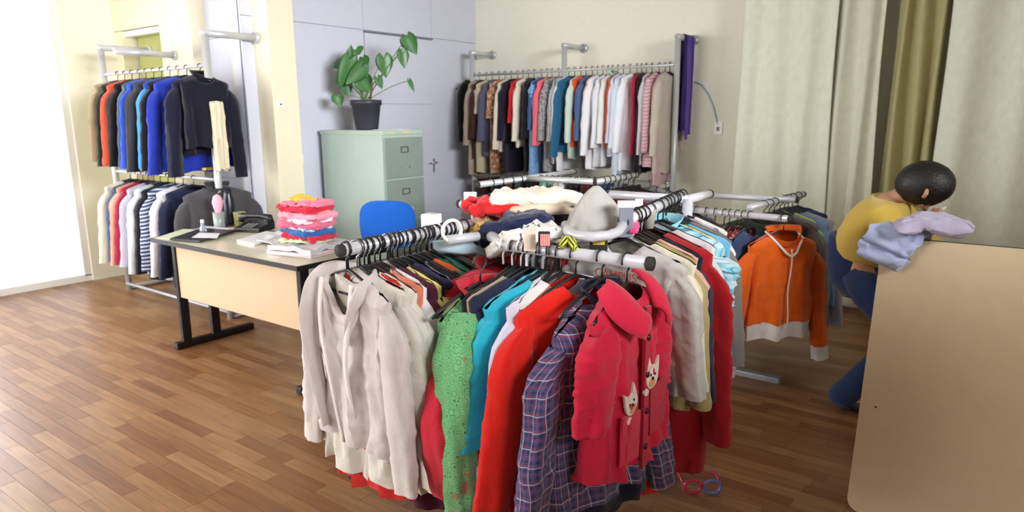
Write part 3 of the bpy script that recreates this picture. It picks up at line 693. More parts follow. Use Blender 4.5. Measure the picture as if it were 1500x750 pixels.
# cups and telephone
p = at_desk(322, 333); t = thing('pen_cup', 'clear glass pen cup standing at the back of the desk', 'cup', p)
MB().lathe((0, 0, 0), [(.034, 0), (.037, .01), (.04, .11), (.036, .11), (.033, .014), (.0001, .012)]).build('glass', mat('frosted_glass', (196, 204, 200), .25, trans=.5), t)
pt_ = tag(MB().lathe(p+Vector((0, 0, .02)), [(.008, 0), (.012, .06), (.03, .12), (.038, .16), (.026, .20), (.004, .215)], 10).build('pink_bag', fabric((246, 180, 200))), 'pink tissue bundle standing in the glass cup', 'tissue')
p = at_desk(352, 331); t = thing('mug', 'green patterned mug at the back edge of the desk', 'mug', p)
MB().lathe((0, 0, 0), [(.03, 0), (.036, .008), (.042, .10), (.038, .10), (.033, .012), (.0001, .01)]).build('bowl', fabric((150, 150, 96), 'floral', (70, 96, 60), (226, 196, 120), .03), t)
MB().tube([(.04, 0, .08), (.065, 0, .07), (.066, 0, .04), (.038, 0, .03)], .006, 8).build('mug_handle', mat('mug_green', (96, 110, 70), .4), t)
p = at_desk(338, 340); tag(MB().lathe(p, [(.022, 0), (.024, .012), (.02, .018), (.0001, .02)], 16).build('tape_roll', mat('orange_tape', (214, 120, 60), .4)), 'small orange tape roll beside the mug', 'tape roll')
p = at_desk(298, 342); t = thing('perfume_bottle', 'small clear bottle with a white cap on the desk', 'bottle', p)
MB().lathe((0, 0, 0), [(.02, 0), (.022, .03), (.012, .055), (.01, .07)], 14).build('bottle_body', mat('clear_plastic', (214, 226, 240), .1, trans=.6), t)
MB().lathe((0, 0, .068), [(.012, 0), (.012, .025), (.0001, .027)], 14).build('cap', M_wplast, t)
p = at_desk(372, 338); t = thing('telephone', 'black desk telephone near the pillar', 'telephone', p, radians(20))
bs = MB(); bs.grid([[(-.10, -.08, 0), (.10, -.08, 0), (.10, .10, 0), (-.10, .10, 0)], [(-.10, -.08, .03), (.10, -.08, .03), (.10, .10, .06), (-.10, .10, .06)]], True, None, True, True).build('phone_base', M_black, t, smooth=False, bevel=.006)
MB().tube([(-.12, .03, .055), (-.11, .03, .09), (-.05, .03, .10), (.05, .03, .10), (.11, .03, .09), (.12, .03, .055)], [.022, .026, .018, .018, .026, .022], 12).build('handset', M_black, t)
kp = MB()
for a in range(3):
    for b in range(4): kp.box((-.03+a*.03, -.06+b*.02, .036+.004*b), (.018, .012, .006))
kp.build('keypad', mat('grey_keys', (110, 110, 112), .5), t, smooth=False)
ptb = at_desk(338, 329); tag(MB().lathe(ptb, [(.035, 0), (.04, .02), (.042, .18), (.03, .22), (.028, .26), (.0001, .262)], 18).build('bottle', mat('navy_bottle', (24, 28, 44), .3)), 'tall dark navy bottle behind the pen cup', 'bottle')

# ------------------------------------------------------------------ chair
ch = thing('office_chair', 'blue upholstered office chair behind the desk', 'chair', (-3.36, 3.05, 0), radians(28))
M_blue = fabric((26, 92, 186), sheen=.1)
rows = []; uvs = []
for i in range(15):
    a = -pi/2 + pi*i/14; rows.append(a)
def cushion(c, w_, d_, h_, m, name, parent, up='z', sup=.45):
    rr = []; n = 32
    for i in range(13):
        ph = -pi/2+pi*i/12; rw = []
        for j in range(n):
            a = 2*pi*j/n; cp_ = max(0.0, cos(ph))**.5
            x = w_/2*math.copysign(abs(cos(a))**sup, cos(a))*cp_; y = d_/2*math.copysign(abs(sin(a))**sup, sin(a))*cp_; z = h_/2*sin(ph)
            if up == 'y': rw.append((c[0]+x, c[1]+z+.25*x*x, c[2]+y))
            else: rw.append((c[0]+x, c[1]+y, c[2]+z))
        rr.append(rw)
    return MB().grid(rr, True).build(name, m, parent)
cushion((0, 0, .48), .44, .42, .07, M_blue, 'seat', ch)
cushion((0, .20, .78), .40, .33, .06, M_blue, 'backrest', ch, up='y', sup=.6)
MB().tube([(0, .05, .43), (0, .24, .43), (0, .245, .7)], .014, 10).build('back_bracket', M_black, ch)
MB().tube([(0, 0, .44), (0, 0, .1)], .025, 14).build('gas_lift', M_black, ch)
for k in range(5):
    a = 2*pi*k/5; l = MB().tube([(0, 0, .11), (.27*cos(a), .27*sin(a), .07)], [.022, .014], 8).build('leg', M_black, ch)
    MB().tube([(.27*cos(a)-.012, .27*sin(a), .026), (.27*cos(a)+.012, .27*sin(a), .026)], .026, 14).build('caster', M_black, l)

# ------------------------------------------------------------------ filing cabinet
CX0, CX1, CY0, CY1, CZ = -4.73, -3.99, 3.715, 4.165, 1.388
fc = thing('filing_cabinet', 'pale green steel filing cabinet against the grey wall', 'cabinet', ((CX0+CX1)/2, (CY0+CY1)/2, 0))
w_, d_ = CX1-CX0, CY1-CY0
MB().box((0, 0, CZ/2+.01), (w_-.02, d_, CZ-.02)).build('cabinet_body', M_green, fc, smooth=False, bevel=.004)
MB().box((0, 0, CZ-.008), (w_, d_+.006, .036)).build('top_rim', M_green, fc, smooth=False, bevel=.004)
M_front = mat('drawer_enamel', (138, 152, 144), .42, bump=.05, scale=8, var=.08)
M_lab = mat('label_holder', (96, 92, 82), .4, .5)
dh = (CZ-.06)/4
for k in range(4):
    z0 = CZ-.04-(k+1)*dh
    dr = MB().box((w_/2-.002, 0, z0+dh/2), (.022, d_-.03, dh-.014)).build('drawer', M_front, fc, smooth=False, bevel=.004)
    zc = z0+dh*.69
    MB().box((w_/2+.012, 0, zc+.021), (.006, .08, .006)).box((w_/2+.012, 0, zc-.021), (.006, .08, .006)).box((w_/2+.012, -.038, zc), (.006, .006, .045)).box((w_/2+.012, .038, zc), (.006, .006, .045)).build('label_holder', M_lab, dr, smooth=False)
    if k: MB().box((w_/2+.026, .0, z0+dh*.26), (.03, .115, .018)).box((w_/2+.016, -.05, z0+dh*.26), (.02, .014, .03)).box((w_/2+.016, .05, z0+dh*.26), (.02, .014, .03)).build('drawer_handle', mat('pale_handle', (190, 196, 188), .3, .3), dr, smooth=False, bevel=.003)
    else:
        MB().box((w_/2+.0105, -.05, z0+dh*.26), (.003, .006, .006)).box((w_/2+.0105, .05, z0+dh*.26), (.003, .006, .012)).build('screw_hole', M_darkcap, dr, smooth=False)
for yy, s_ in ((-.13, .05), (.03, .07)):
    MB().box((w_/2+.001, yy, CZ-.008), (.003, s_, .016)).build('sticker', mat('yellow_sticker', (216, 196, 140), .6), fc, smooth=False)
pp = Vector((-4.12, 3.93, CZ+.011))
tag(MB().add([(-4.22, 3.83, CZ+.011), (-4.02, 3.85, CZ+.011), (-4.03, 4.05, CZ+.011), (-4.24, 4.03, CZ+.011), (-4.22, 3.83, CZ+.014), (-4.02, 3.85, CZ+.014), (-4.03, 4.05, CZ+.014), (-4.24, 4.03, CZ+.014)], [(0, 1, 2, 3), (4, 7, 6, 5), (0, 4, 5, 1), (1, 5, 6, 2), (2, 6, 7, 3), (3, 7, 4, 0)]).build('sheet_of_paper', M_paper, smooth=False), 'white paper lying on the filing cabinet beside the plant pot', 'paper')

# ------------------------------------------------------------------ potted plant
PP = Vector((-4.36, 3.90, CZ+.012))
pt = thing('potted_plant', 'heart-leaved green plant in a dark pot on the filing cabinet', 'plant', PP)
MB().lathe((0, 0, 0), [(.088, 0), (.092, .01), (.118, .195), (.128, .197), (.128, .235), (.118, .237), (.112, .215), (.10, .2)], 32).build('pot', mat('dark_pot', (48, 48, 58), .45), pt)
MB().lathe((0, 0, 0), [(.113, .205), (.06, .215), (.0001, .218)], 24).build('soil', mat('soil', (52, 38, 28), .95, bump=.8, scale=60), pt)
def leafmat():
    m = bpy.data.materials.new('leaf_green'); m.use_nodes = True; nt = m.node_tree; b = nt.nodes['Principled BSDF']
    tc = nt.nodes.new('ShaderNodeUVMap'); tc.uv_map = 'UVMap'; wv = nt.nodes.new('ShaderNodeTexWave'); wv.inputs['Scale'].default_value = 6; wv.inputs['Distortion'].default_value = 2
    nt.links.new(tc.outputs[0], wv.inputs['Vector'])
    r_ = nt.nodes.new('ShaderNodeValToRGB'); r_.color_ramp.elements[0].color = lin((28, 74, 34)); r_.color_ramp.elements[1].color = lin((62, 116, 54))
    nt.links.new(wv.outputs['Fac'], r_.inputs[0]); nt.links.new(r_.outputs[0], b.inputs['Base Color']); b.inputs['Roughness'].default_value = .38
    return m
M_leaf = leafmat(); M_stem = mat('stem_green', (92, 120, 62), .5)
def leaf(tip, base, wid_, nrm, parent, origin):
    """heart-shaped leaf from the stalk joint `base` to `tip`"""
    base, tip, nrm = Vector(base), Vector(tip), Vector(nrm)
    ax = tip-base; Ln = ax.length; ax.normalize(); n_ = (nrm-ax*nrm.dot(ax)).normalized(); sd = ax.cross(n_)
    rows = []; uvs = []
    for i in range(13):
        t = i/12; s = -.26+1.26*t
        hw = wid_*(sin(pi*min(1, (t+.02)**.72))**.75)*(1-.25*t)
        inner = .0 if s > 0 else min(.9, (-s/.26)**.7*.75)*wid_*.45
        rw = []; uu = []
        for j in range(-4, 5):
            u = j/4; x = math.copysign(inner, u)*(abs(u) > 0)+u*max(0.001, hw-inner)
            if j == 0 and s < 0: pz = base+ax*0; pz = base + ax*(.0) ; rw.append(pz); uu.append((0, 0)); continue
            rw.append(base+ax*(s*Ln*.82)+sd*x+n_*(-.28*x*x/wid_-.16*Ln*t*t+.05*wid_*cos(5*t))); uu.append((abs(u), t*2))
        rows.append(rw); uvs.append(uu)
    o = MB().grid(rows, False, uvs).build('leaf', M_leaf, parent, solid=.0015)
    q = [Vector(origin), Vector(origin).lerp(base, .5)+Vector((0, 0, .05)), base]
    P = [q[0].lerp(q[1], k/5).lerp(q[1].lerp(q[2], k/5), k/5) for k in range(6)]
    MB().tube(P, .0035, 6).build('stalk', M_stem, o)
cdir = Vector((0.62, -.75, .25))
def lp(px_, py_, dep=0.0):    # a point near the pot's own vertical plane
    d = ray(px_, py_); n = Vector((FW.x, FW.y, 0)).normalized()
    t = ((PP-Vector((0, 0, EYE))).dot(n)+dep)/d.dot(n); return Vector((0, 0, EYE))+d*t-PP
LV = [((493, 138), (512, 88), .062, -.06), ((488, 128), (497, 108), .05, .0), ((516, 62), (513, 86), .036, .04), ((536, 82), (520, 100), .055, .02), ((528, 80), (522, 72), .05, .05), ((500, 160), (494, 140), .045, -.05),
      ((498, 128), (530, 98), .06, -.09), ((544, 138), (528, 118), .055, -.07), ((566, 119), (562, 84), .062, -.02), ((561, 133), (553, 114), .03, -.04), ((614, 84), (597, 54), .058, .0), ((585, 54), (594, 66), .03, .06),
      ((593, 104), (590, 76), .042, -.03), ((609, 138), (600, 118), .017, .0), ((541, 96), (532, 84), .04, .08), ((512, 145), (505, 120), .05, .05), ((484, 100), (500, 90), .05, .04), ((548, 132), (538, 112), .035, .07)]
for k, (tp, bs_, wl_, dep) in enumerate(LV):
    rr = random.Random(k); n_ = (cdir+Vector((rr.uniform(-.5, .5), rr.uniform(-.4, .4), rr.uniform(0, .9)))).normalized()
    leaf(lp(*tp, dep-.03), lp(*bs_, dep), wl_*1.25, n_, pt, (rr.uniform(-.03, .03), rr.uniform(-.03, .03), .215))
MB().tube([(.03, .01, .2), lp(545, 128, 0), lp(543, 118, .0)], .009, 8).build('stem', mat('brown_stem', (110, 80, 60), .8), pt)

# ------------------------------------------------------------------ racks in the middle of the room
def rack(name, label, post, z, arms, feet, m=M_tube, r=.0185):
    t = thing(name, label, 'clothes rack', (post[0], post[1], 0))
    P = Vector((post[0], post[1], 0))
    MB().tube([(0, 0, .03), (0, 0, z+.005)], r*1.15, 16).build('post', m, t)
    for a in arms:
        q = [Vector(p)-P for p in a]
        ao = MB().tube(q, r, 18, cap=True).build('arm', m, t)
        dv = (q[-1]-q[-2]).normalized()
        MB().tube([q[-1]-dv*.012, q[-1]+dv*.004], r*1.07, 18).tube([q[-1]+dv*.004, q[-1]+dv*.0045], r*.9, 18).build('end_cap', M_darkcap, ao)
    for f_ in feet:
        MB().box((f_[0]/2, f_[1]/2, .02), (abs(f_[0])+.05, abs(f_[1])+.05, .035)).build('foot', mat('rack_foot', (150, 152, 156), .4, .3), t, smooth=False, bevel=.006)
    return t
Z1 = 1.1
AX, BY = -1.655, 1.705
fr = rack('clothes_rack', 'white tube rack loaded with children\'s clothes nearest the camera', (-1.56, 2.05), Z1,
     [[(-1.56, 2.05, Z1), (AX-.0, 2.0, Z1), (AX, 1.8, Z1), (AX, 1.345, Z1)],
      [(-1.50, 2.05, Z1), (-1.42, 1.80, Z1), (-1.30, BY, Z1), (-.79, BY, Z1)],
      [(-1.56, 2.05, Z1), (-1.62, 2.38, Z1), (-1.8, 2.42, Z1), (-2.1, 2.42, Z1)]],
     [(.45, 0), (-.45, 0), (0, .45), (0, -.45)])
rk2 = rack('clothes_rack', 'white tube rack of coats and plaid tops behind the heap', (-1.12, 2.75), Z1+.05,
     [[(-1.155, 2.75, Z1+.06), (-1.025, 1.99, Z1+.06)], [(-1.12, 2.75, Z1+.05), (-1.12, 3.0, Z1+.05)], [(-1.12, 2.75, Z1+.05), (-1.5, 2.75, Z1+.05)]], [(.0, .4), (0, -.4), (-.35, 0)])
# curved tube on rack in front of the grey cap
arc = [atz(a, b, Z1+.05) for a, b in ((828, 330), (832, 339), (845, 345), (868, 347), (890, 345), (905, 340), (912, 331), (908, 322))]
tag(MB().tube(arc, .015, 14).build('curved_tube', M_tube), 'curved white tube hoop in front of the grey bag', 'rack hoop')
# white block connectors
p = atz(632, 325, Z1+.03); tag(flatbox('connector_block', p, (.06, .05, .06), M_wplast, bevel=.006, rot=.2), 'square white plastic block at the inner end of the left arm', 'connector')
p = atz(689, 296, Z1+.07); tag(flatbox('size_block', p, (.05, .012, .08), M_wplast, bevel=.003, rot=.6), 'white size tag block on the far left tube', 'size tag')
ring = []
c0 = atz(662, 338, Z1+.03)
for k in range(25):
    a = 2*pi*k/24; ring.append(c0+Vector((.010*cos(a), .035*cos(a), .035*sin(a)))+Vector((.0, 0, 0)))
tag(MB().tube(ring, .006, 8, cap=False).build('plastic_ring', M_wplast), 'white plastic ring standing on the tube beside the block', 'ring')
tag(MB().tube([atz(600+55, 352, Z1), atz(700, 346, Z1)], .016, 14).build('short_tube', M_tube), 'short white tube left of the red fleece hat', 'tube')

# ---- arm A: the left arm, items from the near end backwards
cream = (226, 216, 212)
A = [
 ('pale hooded cardigan', 'hoodie', D(lab='pale greyish pink unzipped hooded cardigan at the near end of the left arm', fab=fabric(cream, 'marl', (206, 196, 194)), L=.575, wid=.215, sleeve=.575, sw=.062, thick=.030, amp=.012, lod=2, sangle=.10, drop=.15, neck=.10, cuff=fabric((220, 210, 206)), hem=fabric((216, 206, 202)), folds=6, hang='b', yaw=-.12), .0),
 ('off-white long sweatshirt', 'sweatshirt', D(color=(224, 218, 208), L=.72, wid=.215, sleeve=.48, sw=.065, thick=.028, lod=2, sangle=.16, yaw=-.05), .085),
 ('red girls dress', 'dress', D(color=(206, 34, 30), L=.78, wid=.16, sleeve=0, thick=.02, flare=.1, hemtilt=0), .12),
 ('warm white blouse', 'blouse', D(color=(232, 226, 216), L=.74, wid=.21, sleeve=.62, sw=.055, thick=.022, lod=2, sangle=.10), .16),
 ('salmon fleece leggings', 'leggings', D(color=(226, 130, 100), L=.76, wid=.2, sleeve=.0, thick=.02), .20),
 ('white pyjama top', 'top', D(color=(236, 234, 236), L=.7, wid=.20, sleeve=.6, sw=.05), .24),
 ('burgundy long dress', 'dress', D(color=(82, 22, 50), L=.84, wid=.215, sleeve=.5, sw=.055, thick=.025, lod=2), .30),
 ('lemon yellow trimmed top', 'top', D(color=(238, 220, 130), L=.5, wid=.215, sleeve=.2), .34),
 ('black shirt with orange trim', 'shirt', D(color=(34, 28, 34), L=.7, wid=.215, sleeve=.5, hem=fabric((226, 96, 50))), .38),
 ('navy and orange jersey', 'jersey', D(fab=fabric((40, 36, 70), 'stripe_h', (200, 70, 50), period=.16), L=.62, wid=.22, sleeve=.5, sw=.07, thick=.03, lod=2), .44),
 ('black patterned cardigan', 'cardigan', D(fab=fabric((24, 24, 30), 'stripe_h', (226, 220, 214), period=.13), L=.64, wid=.225, sleeve=.52, sw=.06), .49),
 ('dark brown jacket', 'jacket', D(color=(58, 40, 38), L=.62, wid=.215, sleeve=.5), .54),
 ('burnt orange sweater', 'sweater', D(color=(206, 92, 40), L=.6, wid=.19, sleeve=.4), .58),
 ('bottle green sweater', 'sweater', D(color=(22, 86, 74), L=.66, wid=.235, sleeve=.55, sw=.07, thick=.03, lod=2), .63),
 ('jade green jacket', 'jacket', D(color=(40, 140, 116), L=.62, wid=.225, sleeve=.5, sw=.06), .68),
 ('black wool coat', 'coat', D(color=(26, 24, 30), L=.7, wid=.235, sleeve=.55), .73),
 ('light grey sweatshirt', 'sweatshirt', D(color=(200, 196, 204), L=.58, wid=.235, sleeve=.5), .78),
 ('mustard orange cardigan', 'cardigan', D(color=(236, 160, 50), L=.6, wid=.235, sleeve=.5, sw=.055), .83),
 ('brown leather look jacket', 'jacket', D(color=(96, 60, 46), L=.6, wid=.215, sleeve=.5), .88),
 ('cream padded vest', 'vest', D(color=(234, 222, 202), L=.58, wid=.235, sleeve=.0, thick=.035), .93),
 ('pale blue printed shirt', 'shirt', D(fab=fabric((170, 196, 206), 'floral', (226, 220, 190), (110, 140, 130), .03), L=.58, wid=.24, sleeve=.5, sw=.055), 1.0),
]
row('left arm', 'behind', (AX, 1.375, Z1), (AX, 1.93, Z1), 0.0, A, 1, 'hangers crowded on the left arm', 'black hanger with its hook crowded on the left arm', start=100, jit=.06)
for k in range(12):
    hanger((AX, 1.37+.045*k+rnd.uniform(-.01, .01), Z1), rnd.uniform(-.15, .15), ('steel' if k in (1, 4, 7) else 'black') + ' loose hanger hook crowded on the left arm', 'hangers crowded on the left arm', 'm' if k in (1, 4, 7) else 'b', body=False)

# ---- arm B: the right arm, from the near end leftwards
B = [
 ('crimson fleece coat', 'coat', D(lab='crimson fleece child\'s coat with two cat patches at the end of the right arm', color=(206, 28, 62), L=.545, wid=.185, sleeve=.275, sw=.078, thick=.045, lod=2, flare=.12, amp=.012, sangle=.13, slope=.42, sltaper=.86, hang='b', yaw=.0), .08),
 ('blue red plaid jacket', 'jacket', D(fab=fabric((74, 82, 128), 'plaid', (44, 36, 66), (170, 54, 62), .024), L=.70, wid=.205, flare=.25, sleeve=.68, sw=.075, thick=.045, lod=2, slope=.5, collar=fabric((30, 32, 60)), hem=fabric((24, 24, 44)), sangle=.20, dz=-.03, yaw=-.18), .27),
 ('scarlet rain jacket', 'jacket', D(color=(226, 34, 22), L=.80, wid=.22, sleeve=.74, sw=.07, thick=.04, lod=2, slope=.42, sangle=.17, yaw=-.30, flare=.15), .48),
 ('lilac white shirt', 'shirt', D(color=(222, 218, 238), L=.70, wid=.22, sleeve=.70, sw=.05, thick=.025, lod=1, sangle=.15, yaw=-.25), .60),
 ('white lace top', 'top', D(color=(236, 234, 232), L=.4, wid=.19, sleeve=0), .67),
 ('turquoise sweater', 'sweater', D(color=(40, 178, 206), L=.56, wid=.225, sleeve=.42, sw=.06, thick=.04, lod=2, slope=.38, cuff=fabric((36, 166, 196)), sangle=.20, yaw=-.30), .74),
 ('navy padded gilet', 'gilet', D(color=(34, 40, 66), L=.52, wid=.225, sleeve=.46, thick=.03, yaw=-.25), .88),
 ('beige corduroy jacket', 'jacket', D(color=(176, 158, 136), L=.55, wid=.22, sleeve=.5, sw=.055, yaw=-.2), .94),
 ('black knitted sweater', 'sweater', D(color=(30, 30, 36), L=.6, wid=.225, sleeve=.5, yaw=-.2), 1.0),
]
row('right arm', 'left of', (-.83, BY, Z1), (-1.25, BY, Z1), radians(90), B, 1, 'hangers on the right arm', 'black hanger hooked on the right arm', start=200, jit=.04)
# green batik jacket hanging lower left
p = Vector((-1.31, 1.60, 1.0))
gj = garment('jacket', 'green patterned jacket with red lower sleeve left of the turquoise sweater', 'jacket', None, p, radians(78),
        fab=fabric((120, 190, 128), 'batik', (66, 128, 84), (186, 60, 66), .02), L=.56, wid=.155, sleeve=.0, thick=.045, lod=2, slope=.6, seed=301, collar=fabric((206, 44, 62)), hem=fabric((196, 36, 56)))
def sleeve_piece(name, pts, radii, m, parent, flat=.7, seed=0, n=34, sub=8, uvscale=1):
    P = []; R = []
    V = [Vector(p_) for p_ in pts]
    def cr(a, b, c, d, t):
        return .5*((2*b)+(c-a)*t+(2*a-5*b+4*c-d)*t*t+(3*b-a-3*c+d)*t**3)
    for i in range(len(V)-1):
        a, b, c, d = V[max(i-1, 0)], V[i], V[i+1], V[min(i+2, len(V)-1)]
        for k in range(sub):
            t = k/sub; P.append(cr(a, b, c, d, t)); R.append(radii[i]+(radii[i+1]-radii[i])*t)
    P.append(V[-1]); R.append(radii[-1]); rows = []; uvs = []; L = 0
    for i, p_ in enumerate(P):
        t = (P[min(i+1, len(P)-1)]-P[max(i-1, 0)]).normalized(); a = t.cross(Vector((1, .2, 0))).normalized(); b = a.cross(t).normalized(); rw = []; uu = []
        if i: L += (p_-P[i-1]).length
        for j in range(n):
            q = 2*pi*j/n; f = 1+.10*sin(3*q+seed+L*9)+.06*sin(7*q-L*12+seed)+.05*sin(L*60+3*q)
            rw.append(p_+a*R[i]*cos(q)*f+b*R[i]*flat*sin(q)*f); uu.append((q*R[i], L))
        rows.append(rw); uvs.append(uu)
    return MB().grid(rows, True, uvs).build(name, m, parent)
sl = sleeve_piece('sleeve', [(-.09, -.03, -.09), (-.15, -.07, -.19), (-.17, -.085, -.38), (-.165, -.08, -.60), (-.16, -.07, -.70)], [.05, .07, .065, .055, .042], fabric((120, 190, 128), 'batik', (66, 128, 84), (186, 60, 66), .02), gj, seed=2)
sleeve_piece('cuff', [(-.16, -.07, -.69), (-.158, -.07, -.715), (-.157, -.07, -.74)], [.045, .05, .042], fabric((110, 180, 124)), sl, seed=4)
sleeve_piece('lining_sleeve', [(-.09, .02, -.2), (-.17, -.02, -.30), (-.205, -.035, -.42), (-.19, -.03, -.56), (-.18, -.03, -.64)], [.04, .055, .058, .048, .035], fabric((214, 42, 62)), gj, seed=5)
hanger(p+Vector((0, 0, .06)), radians(78), 'black hanger holding the green patterned jacket', None)
# red hooded coat between the two arms
garment('coat', 'raspberry red hooded coat between the left arm and the green jacket', 'coat', None, (-1.38, 1.78, 1.03), radians(60), color=(204, 34, 54), L=.5, wid=.2, sleeve=.4, thick=.05, sw=.07, lod=1, seed=305, collar=fabric((190, 28, 48)))
hanger((-1.38, 1.78, 1.09), radians(60), 'black hanger holding the raspberry red coat', None)

def put(o, parent): o.parent = parent; return o
def by_label(txt):
    for o in bpy.data.objects:
        if o.get('label', '').startswith(txt): return o
# details of the hooded cardigan: hood, zip, placket
hd = by_label('pale greyish pink')
mcr = fabric(cream, 'marl', (206, 196, 194))
sleeve_piece('hood', [(.05, -.05, -.24), (.085, -.055, -.14), (.115, -.03, -.065), (.075, .045, -.045), (0, .065, -.05), (-.075, .045, -.04), (-.125, -.02, -.05), (-.145, -.06, -.15), (-.135, -.068, -.29), (-.115, -.06, -.42), (-.105, -.05, -.545)], [.006, .02, .03, .030, .028, .032, .038, .038, .032, .028, .02], mcr, hd, flat=.42, seed=3)
for s in (-1, 1):
    rows = []
    for i in range(30):
        v = i/29; x = s*(.085-.05*v+.006*sin(9*v)); z = -.04-.55*v; rows.append([Vector((x+s*u*.011, -.046-.012*sin(pi*v)-.003*abs(1-u*u)-.012*sin(v*5), z)) for u in (-1, -.3, .3, 1)])
    MB().grid(rows).build('placket', fabric((236, 228, 224)), hd, solid=.005)
# details of the crimson coat
rc = by_label('crimson fleece child')
mrc = fabric((214, 34, 68)); mrd = fabric((186, 22, 52))
# big round collar flaps
for s in (-1, 1):
    rows = []; uvs = []
    for i in range(15):
        t = i/14; rw = []; uu = []
        for j in range(9):
            u = j/8
            ang = pi/2*(1-t)*1.0 - .25*pi*t
            base = Vector((s*(.02+.055*sin(pi*(.5-.5*t)+.2)), .03-.095*t, .012-.085*t*t))
            out = Vector((s*(.55+.25*sin(pi*t)), -.6*t+.05, -1.0*(.35+.65*t))).normalized()
            wdt = (.055+.05*sin(pi*t*.9)+.02*t)*(1 if t < .93 else .75)
            q = base+out*wdt*u + Vector((0, -.016*sin(pi*u)-.006, .012*sin(pi*u)))
            rw.append(q); uu.append((t*.2, u*.1))
        rows.append(rw); uvs.append(uu)
    MB().grid(rows, False, uvs).build('collar_flap', mrc, rc, solid=.010)
def front_patch(name, pts2, y, m, parent, th=.006, cx_=0, cz_=0, rot=0):
    c, s = cos(rot), sin(rot); n = len(pts2)
    P = [(cx_+c*a-s*b, cz_+s*a+c*b) for a, b in pts2]
    f = [Vector((a, y-th, b)) for a, b in P]; bk = [Vector((a, y, b)) for a, b in P]
    return MB().add(f+bk, [tuple(range(n)), tuple(reversed(range(n, 2*n)))]+[(i, (i+1) % n, n+(i+1) % n, n+i) for i in range(n)]).build(name, m, parent, smooth=False)
def ell(a, b, n=20, x=0, z=0): return [(x+a*cos(2*pi*k/n), z+b*sin(2*pi*k/n)) for k in range(n)]
YF = -.066
mw_ = fabric((232, 214, 200)); mbk = mat('stitch_black', (30, 24, 26), .8); mor = fabric((214, 150, 96))
for (cx_, cz_, rr_, sc) in ((.035, -.285, -.15, 1.05), (-.09, -.325, .35, .95)):
    head = []
    for k in range(28):
        a = 2*pi*k/28; head.append((sc*.036*cos(a), sc*.034*sin(a)))
    c1 = front_patch('cat_patch', head, YF, mw_, rc, .006, cx_, cz_, rr_)
    for s in (-1, 1):
        front_patch('ear', [(s*sc*.012, sc*.028), (s*sc*.030, sc*.056), (s*sc*.036, sc*.012)], YF, mw_, c1, .006, cx_, cz_, rr_)
        front_patch('eye', ell(sc*.0035, sc*.0045, 10, s*sc*.013, sc*.006), YF-.006, mbk, c1, .002, cx_, cz_, rr_)
    front_patch('nose', ell(sc*.006, sc*.005, 10, 0, -sc*.005), YF-.006, mbk, c1, .003, cx_, cz_, rr_)
    front_patch('muzzle', ell(sc*.02, sc*.013, 16, 0, -sc*.018), YF-.006, mor, c1, .001, cx_, cz_, rr_)
    front_patch('paw', ell(sc*.013, sc*.010, 12, -sc*.03, -sc*.04), YF, mw_, c1, .007, cx_, cz_, rr_)
for s in (-1, 1):
    front_patch('pocket', [(s*.03, 0), (s*.135, .012), (s*.14, -.13), (s*.035, -.14)], YF+.004, mrd if s > 0 else mrc, rc, .008, 0, -.33 if s > 0 else -.365)
front_patch('placket', [(-.012, -.07), (.018, -.07), (.022, -.555), (-.010, -.555)], YF+.006, mrd, rc, .010)
for z in (-.16, -.27, -.38, -.49):
    MB().lathe((0, 0, 0), [(.009, 0), (.009, .004), (.0001, .005)], 14).build('button', mat('dark_button', (52, 20, 26), .3), rc).matrix_local = Matrix.Translation((.004, YF-.004, z)) @ Matrix.Rotation(radians(90), 4, 'X')

# ---- back right: bar running away at x=-1.12
C_ = [
 ('grey sweatshirt', 'sweatshirt', D(lab='light grey sweatshirt with faded red lettering behind the right arm', fab=fabric((176, 172, 168), 'marl', (206, 202, 196)), L=.50, wid=.225, sleeve=.40, sw=.065, thick=.04, lod=2, sangle=.14, amp=.006), .0),
 ('cream hooded fleece', 'fleece', D(color=(232, 222, 200), L=.45, wid=.235, sleeve=.40, sw=.05), .10),
 ('khaki beige jacket', 'jacket', D(color=(176, 158, 108), L=.6, wid=.225, sleeve=.5, sw=.06), .15),
 ('pale pink shirt', 'shirt', D(color=(226, 176, 158), L=.45, wid=.22, sleeve=.3), .21),
 ('navy zipped top', 'top', D(color=(30, 36, 56), L=.56, wid=.235, sleeve=.5, sw=.05), .26),
 ('long dark red coat', 'coat', D(color=(166, 16, 28), L=.90, wid=.25, sleeve=.66, sw=.07, thick=.06, lod=2, slope=.3, sangle=.10), .36),
 ('white school shirt', 'shirt', D(color=(220, 214, 216), L=.55, wid=.235, sleeve=.45, sw=.045), .50),
 ('turquoise plaid shirt', 'shirt', D(fab=fabric((130, 206, 222), 'plaid', (236, 244, 246), (34, 84, 120), .09), L=.48, wid=.26, sleeve=.20, sw=.09, thick=.06, lod=2, collar=fabric((150, 214, 226))), .60),
 ('mustard yellow top', 'top', D(color=(226, 176, 70), L=.62, wid=.235, sleeve=.3), .66),
 ('sky blue shorts set', 'top', D(color=(120, 186, 226), L=.66, wid=.26, sleeve=0, flare=.15), .72),
 ('stone grey jacket', 'jacket', D(color=(128, 122, 118), L=.56, wid=.255, sleeve=.5, sw=.06), .80),
 ('lilac grey trousers', 'trousers', D(color=(190, 178, 190), L=.86, wid=.2, sleeve=0), .84),
 ('white rolled blouse', 'blouse', D(color=(236, 232, 226), L=.5, wid=.22, sleeve=.3), .92),
 ('black velvet top', 'top', D(color=(28, 26, 34), L=.5, wid=.18, sleeve=0), 1.0),
]
row('middle rack', 'behind', (-1.03, 2.02, Z1+.06), (-1.165, 2.80, Z1+.06), -.08, C_, 1, 'hangers on the middle rack', 'dark hanger on the middle rack behind the right arm', start=300, jit=.05)
gsw = by_label('light grey sweatshirt with')
